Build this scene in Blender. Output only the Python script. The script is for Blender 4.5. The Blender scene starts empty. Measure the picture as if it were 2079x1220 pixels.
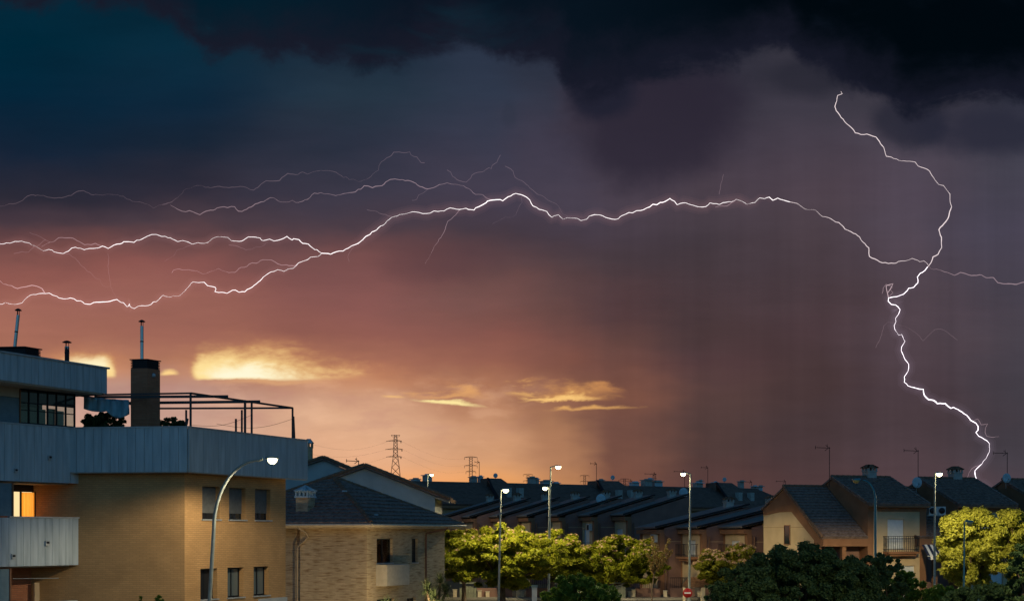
import bpy, math, random
import numpy as np
from mathutils import Vector, Matrix

# ------------------------------------------------------------------ frame of the place
F, CX, HY, EYE = 2800.0, 1039.5, 1085.0, 4.5      # focal length in photo pixels, horizon row, eye height
def P(px, py, Y):                                  # photo pixel + real distance -> point of the place
    return Vector(((px-CX)/F*Y, Y, EYE+(HY-py)/F*Y))
def Z(py, Y): return EYE+(HY-py)/F*Y
HAZE = 0
sc = bpy.context.scene
col = sc.collection
random.seed(7); rng = np.random.default_rng(7)

# ------------------------------------------------------------------ camera
cam = bpy.data.cameras.new('camera'); co = bpy.data.objects.new('camera', cam); col.objects.link(co)
co.location = (0, 0, EYE); co.rotation_euler = (math.radians(90), 0, 0)
cam.sensor_width = 36; cam.lens = F/2079*36; cam.shift_y = (HY-610)/2079
cam.clip_start = .1; cam.clip_end = 30000
sc.camera = co
sc.view_settings.view_transform = 'Standard'; sc.view_settings.look = 'None'
sc.view_settings.exposure = 0; sc.view_settings.gamma = 1; sc.view_settings.use_curve_mapping = False
sc.render.engine = 'CYCLES'
sc.cycles.use_denoising = True
sc.cycles.max_bounces = 5; sc.cycles.transparent_max_bounces = 12; sc.cycles.volume_bounces = 0
sc.cycles.sample_clamp_indirect = 4; sc.cycles.sample_clamp_direct = 12
sc.cycles.use_light_tree = True

def lin(c):
    return tuple(((v/255)/12.92 if v/255 <= .04045 else ((v/255+.055)/1.055)**2.4) for v in c)

# ------------------------------------------------------------------ sky (storm at dusk)
SUN_AZ, SUN_EL = math.radians(-9), math.radians(1.5)
def build_world():
    w = bpy.data.worlds.new('World'); sc.world = w; w.use_nodes = True
    nt = w.node_tree; nt.nodes.clear(); N = nt.nodes; L = nt.links
    def val(x):
        n = N.new('ShaderNodeValue'); n.outputs[0].default_value = x; return n.outputs[0]
    def m(op, a, b=None, c=None, clamp=False):
        n = N.new('ShaderNodeMath'); n.operation = op; n.use_clamp = clamp
        for i, v in enumerate((a, b, c)):
            if v is None: continue
            if isinstance(v, (int, float)): n.inputs[i].default_value = v
            else: L.new(v, n.inputs[i])
        return n.outputs[0]
    def sm(v, a, b):                                # smoothstep a->b
        n = N.new('ShaderNodeMapRange'); n.interpolation_type = 'SMOOTHSTEP'
        L.new(v, n.inputs['Value'])
        for k, q in (('From Min', a), ('From Max', b)):
            if isinstance(q, (int, float)): n.inputs[k].default_value = q
            else: L.new(q, n.inputs[k])
        return n.outputs['Result']
    def mix(f, a, b):
        n = N.new('ShaderNodeMix'); n.data_type = 'RGBA'
        for i, v in ((0, f), (6, a), (7, b)):
            if isinstance(v, (int, float)): n.inputs[i].default_value = v
            elif isinstance(v, tuple): n.inputs[i].default_value = (*v[:3], 1)
            else: L.new(v, n.inputs[i])
        return n.outputs[2]
    tc = N.new('ShaderNodeTexCoord').outputs['Generated']
    s = N.new('ShaderNodeSeparateXYZ'); L.new(tc, s.inputs[0]); x, y, z = s.outputs
    yy = m('MAXIMUM', y, .6)
    u0 = m('DIVIDE', x, yy); v0 = m('DIVIDE', z, yy)
    def noise(su, sv, scale=1, detail=4, rough=.55, seed=0, dist=0, uu=None, vv=None):
        cmb = N.new('ShaderNodeCombineXYZ')
        L.new(m('MULTIPLY', uu or u0, su*scale), cmb.inputs[0]); L.new(m('MULTIPLY', vv or v0, sv*scale), cmb.inputs[1])
        L.new(m('ADD', m('MULTIPLY', m('MINIMUM', y, .6), 3.0), seed*7.31), cmb.inputs[2])
        n = N.new('ShaderNodeTexNoise'); n.inputs['Scale'].default_value = 1; n.inputs['Detail'].default_value = detail
        n.inputs['Roughness'].default_value = rough; n.inputs['Distortion'].default_value = dist
        L.new(cmb.outputs[0], n.inputs['Vector'])
        return m('SUBTRACT', n.outputs['Fac'], .5)
    nb = noise(6, 12, seed=1); nf = noise(14, 34, seed=2, detail=6)
    n2 = noise(7, 16, seed=3)
    v = m('ADD', v0, m('ADD', m('MULTIPLY', nb, .045), m('MULTIPLY', nf, .018)))
    u = m('ADD', u0, m('MULTIPLY', n2, .10))
    U = lambda px: (px-CX)/F
    V = lambda py: (HY-py)/F
    rows = [1085, 980, 920, 860, 800, 740, 680, 620, 560, 520, 460, 400, 300, 200, 100, 0, -700, -1800]
    cols = {
      0:    [(200,140,112),(238,176,136),(230,172,140),(206,164,146),(192,148,134),(178,118,90),(162,102,82),(158,98,84),(142,84,76),(122,76,72),(72,56,64),(44,42,54),(21,35,54),(5,36,56),(0,40,58),(4,42,60),(4,34,52),(6,40,60)],
      350:  [(200,140,112),(238,176,136),(230,172,140),(206,164,146),(190,148,134),(176,116,90),(158,98,82),(146,90,80),(132,80,76),(106,70,70),(72,58,66),(46,43,56),(24,37,54),(14,38,58),(8,42,60),(5,36,52),(4,28,42),(6,36,56)],
      700:  [(204,140,104),(242,178,130),(232,176,136),(222,172,136),(206,154,122),(166,106,82),(140,84,74),(130,78,74),(118,73,72),(112,73,73),(74,60,69),(60,56,70),(42,48,64),(36,52,67),(28,44,60),(8,28,42),(4,20,32),(6,32,50)],
      1000: [(190,120,80),(232,164,104),(214,156,112),(204,150,112),(168,112,82),(140,86,70),(126,76,68),(108,70,67),(96,66,66),(86,63,67),(68,57,67),(68,61,76),(56,57,74),(47,56,74),(42,52,70),(10,18,28),(3,12,20),(6,28,44)],
      1130: [(170,110,76),(196,136,92),(176,124,90),(168,118,86),(148,98,76),(124,78,66),(112,72,66),(98,67,65),(88,64,66),(78,61,66),(70,59,69),(72,64,78),(62,58,74),(50,54,70),(40,48,64),(8,14,24),(3,10,18),(6,26,42)],
      1240: [(110,70,60),(128,84,68),(118,80,68),(112,76,66),(124,82,68),(108,72,65),(98,68,64),(86,62,64),(80,61,65),(72,59,65),(70,59,68),(74,64,76),(64,57,70),(54,50,64),(40,44,58),(6,12,20),(3,8,15),(6,24,40)],
      1420: [(84,60,58),(88,62,60),(80,60,58),(80,60,58),(84,62,60),(80,58,60),(76,58,60),(74,58,62),(72,58,63),(70,58,64),(70,60,68),(74,63,73),(64,56,68),(46,43,56),(38,40,52),(4,10,17),(2,7,13),(5,22,38)],
      1650: [(80,60,58),(78,58,59),(72,56,58),(70,55,57),(72,55,56),(73,56,58),(76,58,62),(77,61,66),(76,62,68),(76,63,70),(77,65,73),(78,66,76),(72,64,76),(62,58,70),(50,50,60),(2,6,12),(1,5,10),(4,20,36)],
      1850: [(82,64,66),(82,65,70),(78,63,68),(74,60,65),(74,60,66),(78,64,71),(80,66,73),(79,66,74),(80,68,77),(81,69,79),(81,71,83),(80,70,83),(76,69,81),(62,59,70),(24,30,42),(1,6,11),(1,4,9),(4,18,32)],
      2079: [(80,68,74),(80,69,77),(70,64,72),(66,60,68),(66,61,69),(68,62,71),(70,64,73),(71,65,76),(72,66,78),(73,67,80),(72,67,82),(70,66,80),(68,66,79),(44,48,62),(8,22,34),(1,8,14),(1,5,10),(4,16,30)],
    }
    vmin, vmax = V(1085), V(-1800)
    t = m('DIVIDE', m('SUBTRACT', v, vmin), vmax-vmin, clamp=True)
    xs = list(cols); prev = None
    for i, px in enumerate(xs):
        r = N.new('ShaderNodeValToRGB'); r.color_ramp.interpolation = 'LINEAR'
        el = r.color_ramp.elements
        for j, py in enumerate(rows):
            p = (V(py)-vmin)/(vmax-vmin)
            e = el[j] if j < 2 else el.new(p)
            e.position = p
            e.color = (*lin(cols[px][j]), 1)
        L.new(t, r.inputs[0])
        if prev is None: prev = r.outputs[0]
        else: prev = mix(sm(u, U(xs[i-1]), U(px)), prev, r.outputs[0])
    c = prev
    # rain shafts hanging under the cloud, right half
    rs = noise(42, 1.2, seed=9, detail=3); rs2 = noise(130, 2.0, seed=10, detail=2)
    amt = m('MULTIPLY', sm(u0, U(1000), U(1300)), sm(v0, V(120), V(420)))
    k = m('ADD', 1, m('MULTIPLY', amt, m('ADD', m('MULTIPLY', rs, .30), m('MULTIPLY', rs2, .11))))
    k2 = m('ADD', 1, m('ADD', m('MULTIPLY', noise(5, 14, seed=12, detail=6, dist=.4), .42), m('MULTIPLY', noise(14, 70, seed=15, detail=7, rough=.62, dist=.2), .26)))
    vm = N.new('ShaderNodeVectorMath'); vm.operation = 'SCALE'; L.new(c, vm.inputs[0]); L.new(m('MULTIPLY', k, k2), vm.inputs['Scale']); c = vm.outputs[0]
    # pale pink billows low on the left
    pf = noise(26, 70, seed=21, detail=6, dist=.15)
    low = m('MULTIPLY', m('MULTIPLY', m('SUBTRACT', 1, sm(v0, V(790), V(750))), sm(v0, V(960), V(850))), m('SUBTRACT', 1, sm(u0, U(900), U(1200))))
    c = mix(m('MULTIPLY', m('MULTIPLY', sm(pf, .0, .2), low), .22), c, lin((255, 205, 165)))
    c = mix(m('MULTIPLY', m('MULTIPLY', sm(pf, .0, -.2), low), .22), c, lin((178, 118, 112)))
    c = mix(m('MULTIPLY', m('MULTIPLY', m('SUBTRACT', 1, sm(v0, V(640), V(440))), m('SUBTRACT', 1, sm(u0, U(900), U(1300)))), .06), c, lin((206,170,158)))
    # soft dark blobs hanging from the cloud
    wob = m('ADD', m('MULTIPLY', noise(11, 14, seed=31, detail=6), 1.3), m('MULTIPLY', noise(34, 40, seed=32, detail=5), .45))
    def blob(px, py, rx, ry, soft, wamp=1.0, uu=u0, vv=v0):
        dx = m('DIVIDE', m('SUBTRACT', uu, U(px)), rx/F); dy = m('DIVIDE', m('SUBTRACT', vv, V(py)), ry/F)
        d = m('SQRT', m('ADD', m('MULTIPLY', dx, dx), m('MULTIPLY', dy, dy)))
        return sm(m('ADD', d, m('MULTIPLY', wob, wamp)), 1+soft, 1-soft)
    for b in ((1330, 260, 165, 130, .35, .8, (43,38,52), .8), (1215, 175, 75, 75, .3, 1.0, (32,33,48), .95),
              (1850, 250, 80, 55, .4, 1.2, (34,36,50), .75), (2010, 270, 150, 60, .5, 1.0, (36,38,54), .8), (1650,160,90,40,.5,1,(30,32,44),.6),
              (1034, 232, 14, 26, .5, 1.2, (38,46,60), .22), (910, 530, 110, 42, .6, 1, (82,58,64), .5)):
        c = mix(m('MULTIPLY', blob(*b[:6]), b[7]), c, lin(b[6]))
    # the heavy dark cloud along the top
    fc = N.new('ShaderNodeFloatCurve'); cu = fc.mapping.curves[0]
    pts = [(-700,-60),(-200,-20),(0,20),(120,25),(230,5),(340,35),(400,90),(440,124),(480,116),(560,136),(700,146),(800,138),(860,112),(950,100),(1020,122),(1060,136),(1100,128),(1140,146),(1180,190),(1280,180),(1370,160),(1480,150),(1560,110),(1600,100),(1630,135),(1700,150),(1740,176),(1800,196),(1850,238),(1950,225),(2079,215),(2400,260),(2900,300)]
    a0, a1, b0, b1 = -700, 2900, 400, -200
    for i, (px, py) in enumerate(pts):
        X_, Y_ = (px-a0)/(a1-a0), (py-b0)/(b1-b0)
        if i == 0: cu.points[0].location = (X_, Y_)
        elif i == 1: cu.points[1].location = (1, (pts[-1][1]-b0)/(b1-b0)); cu.points.new(X_, Y_)
        elif i < len(pts)-1: cu.points.new(X_, Y_)
    fc.mapping.update()
    uw = m('ADD', u0, m('MULTIPLY', noise(26, 26, seed=40, detail=4), .035))
    L.new(m('DIVIDE', m('SUBTRACT', uw, U(a0)), U(a1)-U(a0), clamp=True), fc.inputs['Value'])
    edge = m('ADD', V(b0), m('MULTIPLY', fc.outputs[0], V(b1)-V(b0)))
    rag = m('ADD', m('MULTIPLY', noise(15, 20, seed=41, detail=8, rough=.66, dist=.3), .055), m('MULTIPLY', noise(60, 70, seed=42, detail=5, rough=.6), .012))
    dv = m('ADD', m('SUBTRACT', v0, edge), rag)
    mask = sm(dv, -.006, .011)
    cr = N.new('ShaderNodeValToRGB'); e = cr.color_ramp.elements
    cs = [(0,(4,34,50)),(.18,(2,28,42)),(.3,(4,30,44)),(.42,(10,21,34)),(.55,(7,19,30)),(.7,(1,8,14)),(1,(1,7,13))]
    for i, (p, k_) in enumerate(cs):
        q = e[i] if i < 2 else e.new(p); q.position = p; q.color = (*lin(k_), 1)
    L.new(m('DIVIDE', m('SUBTRACT', u0, U(-300)), U(2400)-U(-300), clamp=True), cr.inputs[0])
    inner = mix(sm(dv, .0, .05), lin((24,26,40)), cr.outputs[0])
    inner = mix(m('MULTIPLY', sm(noise(9, 18, seed=44, detail=6, dist=.5), .0, .22), .5), inner, mix(sm(u0,U(500),U(1500)), lin((8,56,72)), lin((16,24,36))))
    # cloud deck fades into the general overcast far above and behind
    c = mix(m('MULTIPLY', mask, m('SUBTRACT', 1, sm(v0, V(-200), V(-900)))), c, inner)
    # sunset showing through the gaps
    sn = noise(20, 62, seed=51, detail=6, dist=.5)
    st = m('ADD', m('MULTIPLY', noise(38, 95, seed=55, detail=6, rough=.65, dist=.3), 1.0), m('MULTIPLY', noise(90, 200, seed=56, detail=3), .5))
    def gap(xc, yb, rx, ry, c_, pw, hard=.0016, core=.25, rn=.35, slant=0, wv=.006, rxl=None):
        vb = m('ADD', V(yb), m('MULTIPLY', m('SUBTRACT', u0, U(xc)), slant))
        dv_ = m('ADD', m('SUBTRACT', v0, vb), m('MULTIPLY', m('ADD', sn, m('MULTIPLY', st, .35)), wv))
        du = m('SUBTRACT', u0, U(xc))
        if rxl: rxn = m('ADD', rxl/F, m('MULTIPLY', m('GREATER_THAN', du, 0), (rx-rxl)/F)); dx = m('DIVIDE', du, rxn)
        else: dx = m('DIVIDE', du, rx/F)
        dy = m('DIVIDE', m('MAXIMUM', dv_, 0), ry/F)
        d = m('SQRT', m('ADD', m('MULTIPLY', dx, dx), m('MULTIPLY', dy, dy)))
        d = m('ADD', d, m('MULTIPLY', m('ADD', m('ADD', m('MULTIPLY', sn, 1.3), m('MULTIPLY', st, 1.0)), m('MULTIPLY', nb, .5)), rn))
        k_ = m('MULTIPLY', m('SUBTRACT', 1, sm(d, core, 1.0)), sm(dv_, -hard, hard))
        return (m('MULTIPLY', k_, pw), lin(c_))
    for g in [
        (520, 772, 260, 110, (222,150,98), .55, .006, 0, .3), (170, 770, 190, 90, (226,150,96), .5, .008, 0, .3), (760, 790, 260, 60, (222,150,98), .35, .008, 0, .4),
        (415, 766, 345, 86, (248,198,124), 1, .0018, .12, .42, -.015, .008, 34), (412, 767, 300, 66, (255,226,156), 1, .0016, .28, .5, -.015, .007, 26), (470, 768, 190, 40, (255,248,214), 1, .0015, .25, .6, -.015, .006, 70), (560, 778, 150, 14, (244,190,130), .5, .002, .1, .6, 0, .01),
        (205, 758, 34, 60, (250,200,122), 1, .002, .1, .45, 0, .007, 120), (200, 756, 32, 44, (255,242,196), 1, .0016, .3, .5, 0, .007, 100), (222, 766, 16, 34, (255,222,150), .9, .0016, .2, .4, 0, .004),
        (342, 761, 24, 17, (255,214,140), .95, .0012, .3, .4, 0, .004),
        (900, 806, 120, 18, (240,178,108), .7, .0016, .1, .9, -.02, .014), (905, 820, 85, 12, (255,232,160), 1, .0009, .4, .8, -.10, .006), (800, 806, 34, 6, (250,196,122), .8, .001, .2, .7, 0, .006),
        (950, 800, 60, 24, (236,172,104), .6, .0016, .1, 1.0, 0, .014),
        (1150, 812, 130, 44, (222,158,92), .75, .0018, .1, .9, 0, .016), (1130, 812, 105, 18, (250,200,122), .95, .0012, .3, 1.1, 0, .02), (1075, 800, 60, 16, (246,190,112), .6, .0012, .1, 1.2, 0, .02),
        (1195, 832, 110, 9, (240,180,104), .75, .001, .1, 1.0, .02, .008), (1230, 795, 50, 26, (206,142,86), .6, .002, .1, 1.1, 0, .02)]:
        f_, cc = gap(*g); c = mix(f_, c, cc)
    # thin red-gold line right on the horizon
    hz = m('MULTIPLY', m('SUBTRACT', 1, sm(v0, V(985), V(935))), m('MULTIPLY', sm(u0, U(700), U(840)), m('SUBTRACT', 1, sm(u0, U(860), U(1220)))))
    c = mix(m('MULTIPLY', hz, .45), c, lin((255,166,88)))
    # beyond the storm: the open twilight sky behind the viewer
    sky = N.new('ShaderNodeTexSky'); sky.sky_type = 'NISHITA'; sky.sun_disc = False
    sky.sun_elevation = SUN_EL; sky.sun_rotation = SUN_AZ; sky.dust_density = 1.5; sky.ozone_density = 3
    tint = N.new('ShaderNodeVectorMath'); tint.operation = 'MULTIPLY'; L.new(sky.outputs[0], tint.inputs[0]); tint.inputs[1].default_value = NISH
    far = m('SUBTRACT', 1, sm(y, -.25, .55))
    cl = sm(noise(3, 4, seed=61, detail=6), -.25, .3)
    tw = mix(m('MULTIPLY', cl, .5), tint.outputs[0], (.05, .13, .18))
    c = mix(m('MULTIPLY', far, .9), c, tw)
    bg = N.new('ShaderNodeBackground'); L.new(c, bg.inputs[0]); bg.inputs[1].default_value = 1
    out = N.new('ShaderNodeOutputWorld'); L.new(bg.outputs[0], out.inputs[0])
    w.cycles.sampling_method = 'MANUAL'; w.cycles.sample_map_resolution = 512
NISH = (.22, .39, .45)
build_world()
sun = bpy.data.lights.new('sun', 'SUN'); sun.energy = .12; sun.angle = math.radians(12); sun.color = (1, .55, .3)
so = bpy.data.objects.new('sun', sun); col.objects.link(so)
so.rotation_euler = Vector((math.sin(SUN_AZ)*math.cos(SUN_EL+.05), math.cos(SUN_AZ)*math.cos(SUN_EL+.05), math.sin(SUN_EL+.05))).to_track_quat('Z', 'Y').to_euler()

# ------------------------------------------------------------------ materials
def mk(name, c, c2=None, scale=3.0, rough=.8, bump=0, bscale=20, metal=0, spec=.3, stretch=(1,1,1), sharp=False):
    m = bpy.data.materials.new(name); m.use_nodes = True; nt = m.node_tree; N = nt.nodes; L = nt.links
    b = N['Principled BSDF']; b.inputs['Roughness'].default_value = rough; b.inputs['Metallic'].default_value = metal
    b.inputs['Specular IOR Level'].default_value = spec
    b.inputs['Base Color'].default_value = (*c, 1)
    tc = N.new('ShaderNodeTexCoord'); mp = N.new('ShaderNodeMapping'); mp.inputs['Scale'].default_value = stretch
    L.new(tc.outputs['Object'], mp.inputs[0])
    if c2:
        n = N.new('ShaderNodeTexNoise'); n.inputs['Scale'].default_value = scale; n.inputs['Detail'].default_value = 5
        L.new(mp.outputs[0], n.inputs['Vector'])
        r = N.new('ShaderNodeValToRGB'); r.color_ramp.elements[0].position = .35; r.color_ramp.elements[1].position = .65
        r.color_ramp.elements[0].color = (*c, 1); r.color_ramp.elements[1].color = (*c2, 1)
        L.new(n.outputs['Fac'], r.inputs[0]); L.new(r.outputs[0], b.inputs['Base Color'])
    if bump:
        n = N.new('ShaderNodeTexNoise'); n.inputs['Scale'].default_value = bscale; n.inputs['Detail'].default_value = 3
        L.new(mp.outputs[0], n.inputs['Vector'])
        bp = N.new('ShaderNodeBump'); bp.inputs['Strength'].default_value = bump; bp.inputs['Distance'].default_value = .02
        L.new(n.outputs['Fac'], bp.inputs['Height']); L.new(bp.outputs[0], b.inputs['Normal'])
    return m
def brick_mat(name, c1, c2, mortar, bw=.25, bh=.07, dark=None, strength=.6):
    m = bpy.data.materials.new(name); m.use_nodes = True; nt = m.node_tree; N = nt.nodes; L = nt.links
    b = N['Principled BSDF']; b.inputs['Roughness'].default_value = .85; b.inputs['Specular IOR Level'].default_value = .2
    tc = N.new('ShaderNodeTexCoord'); br = N.new('ShaderNodeTexBrick'); L.new(tc.outputs['UV'], br.inputs['Vector'])
    br.inputs['Scale'].default_value = 1; br.inputs['Brick Width'].default_value = bw; br.inputs['Row Height'].default_value = bh
    br.inputs['Mortar Size'].default_value = .007; br.inputs['Mortar Smooth'].default_value = .2; br.inputs['Bias'].default_value = -.1
    br.inputs['Color1'].default_value = (*c1, 1); br.inputs['Color2'].default_value = (*c2, 1); br.inputs['Mortar'].default_value = (*mortar, 1)
    n = N.new('ShaderNodeTexNoise'); n.inputs['Scale'].default_value = 1.3; n.inputs['Detail'].default_value = 6; L.new(tc.outputs['Object'], n.inputs['Vector'])
    mx = N.new('ShaderNodeMix'); mx.data_type = 'RGBA'; mx.blend_type = 'MULTIPLY'; mx.inputs[0].default_value = 1
    r = N.new('ShaderNodeValToRGB'); r.color_ramp.elements[0].color = (.88,.87,.85,1); r.color_ramp.elements[1].color = (1.06,1.05,1.04,1)
    r.color_ramp.elements[0].position = .3; r.color_ramp.elements[1].position = .7
    L.new(n.outputs['Fac'], r.inputs[0]); L.new(br.outputs['Color'], mx.inputs[6]); L.new(r.outputs[0], mx.inputs[7])
    outc = mx.outputs[2]
    if dark:                                         # odd darker bricks in runs along the courses
        mp = N.new('ShaderNodeMapping'); mp.inputs['Scale'].default_value = (1.6, 13, 1); L.new(tc.outputs['UV'], mp.inputs[0])
        n2 = N.new('ShaderNodeTexNoise'); n2.inputs['Scale'].default_value = 1; n2.inputs['Detail'].default_value = 3; L.new(mp.outputs[0], n2.inputs['Vector'])
        r2 = N.new('ShaderNodeValToRGB'); r2.color_ramp.elements[0].position = .52; r2.color_ramp.elements[1].position = .66
        L.new(n2.outputs['Fac'], r2.inputs[0])
        m2 = N.new('ShaderNodeMix'); m2.data_type = 'RGBA'; L.new(r2.outputs[0], m2.inputs[0]); L.new(outc, m2.inputs[6]); m2.inputs[7].default_value = (*dark, 1)
        outc = m2.outputs[2]
    L.new(outc, b.inputs['Base Color'])
    bp = N.new('ShaderNodeBump'); bp.inputs['Strength'].default_value = strength; bp.inputs['Distance'].default_value = .012; bp.invert = True
    L.new(br.outputs['Fac'], bp.inputs['Height']); L.new(bp.outputs[0], b.inputs['Normal'])
    return m
def emis(name, c, s, sample=True):
    m = bpy.data.materials.new(name); m.use_nodes = True; N = m.node_tree.nodes; N.clear()
    e = N.new('ShaderNodeEmission'); e.inputs[0].default_value = (*c, 1); e.inputs[1].default_value = s
    o = N.new('ShaderNodeOutputMaterial'); m.node_tree.links.new(e.outputs[0], o.inputs[0])
    if not sample: m.cycles.emission_sampling = 'NONE'
    return m
def glow_mat(name, c, s, power=3.0):                  # see-through emission for the faint bolt branches, strongest on the axis
    m = bpy.data.materials.new(name); m.use_nodes = True; N = m.node_tree.nodes; L = m.node_tree.links; N.clear()
    lw = N.new('ShaderNodeLayerWeight'); lw.inputs[0].default_value = .5
    a = N.new('ShaderNodeMath'); a.operation = 'SUBTRACT'; a.inputs[0].default_value = 1; L.new(lw.outputs['Facing'], a.inputs[1])
    p = N.new('ShaderNodeMath'); p.operation = 'POWER'; p.inputs[1].default_value = power; L.new(a.outputs[0], p.inputs[0])
    q = N.new('ShaderNodeMath'); q.operation = 'MULTIPLY'; q.inputs[1].default_value = s; L.new(p.outputs[0], q.inputs[0])
    e = N.new('ShaderNodeEmission'); e.inputs[0].default_value = (*c, 1); L.new(q.outputs[0], e.inputs[1])
    t = N.new('ShaderNodeBsdfTransparent'); ad = N.new('ShaderNodeAddShader'); L.new(e.outputs[0], ad.inputs[0]); L.new(t.outputs[0], ad.inputs[1])
    o = N.new('ShaderNodeOutputMaterial'); L.new(ad.outputs[0], o.inputs[0]); m.cycles.emission_sampling = 'NONE'
    return m
def vol_glow(name, c, s):                             # painted halo round a bolt: thin even volume with its own emission
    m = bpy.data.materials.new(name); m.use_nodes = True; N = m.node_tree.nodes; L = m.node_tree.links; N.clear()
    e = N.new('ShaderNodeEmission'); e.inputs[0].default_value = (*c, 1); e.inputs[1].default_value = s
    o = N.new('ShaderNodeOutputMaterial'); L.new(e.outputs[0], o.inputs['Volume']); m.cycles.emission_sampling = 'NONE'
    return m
def leaf_mat(name, c1, c2, c3, trans=.35, rough=.6):
    m = bpy.data.materials.new(name); m.use_nodes = True; N = m.node_tree.nodes; L = m.node_tree.links; N.clear()
    g = N.new('ShaderNodeNewGeometry'); r = N.new('ShaderNodeValToRGB'); e = r.color_ramp.elements
    e[0].color = (*c1, 1); e[1].color = (*c3, 1); k = e.new(.5); k.color = (*c2, 1)
    L.new(g.outputs['Random Per Island'], r.inputs[0])
    b = N.new('ShaderNodeBsdfPrincipled'); b.inputs['Roughness'].default_value = rough; b.inputs['Specular IOR Level'].default_value = .25; L.new(r.outputs[0], b.inputs['Base Color'])
    t = N.new('ShaderNodeBsdfTranslucent'); L.new(r.outputs[0], t.inputs[0])
    mx = N.new('ShaderNodeMixShader'); mx.inputs[0].default_value = trans; L.new(b.outputs[0], mx.inputs[1]); L.new(t.outputs[0], mx.inputs[2])
    o = N.new('ShaderNodeOutputMaterial'); L.new(mx.outputs[0], o.inputs[0])
    return m
def glass_mat(name, c=(.02,.03,.035), rough=.05):
    m = mk(name, c, rough=rough, spec=.8); return m

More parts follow.
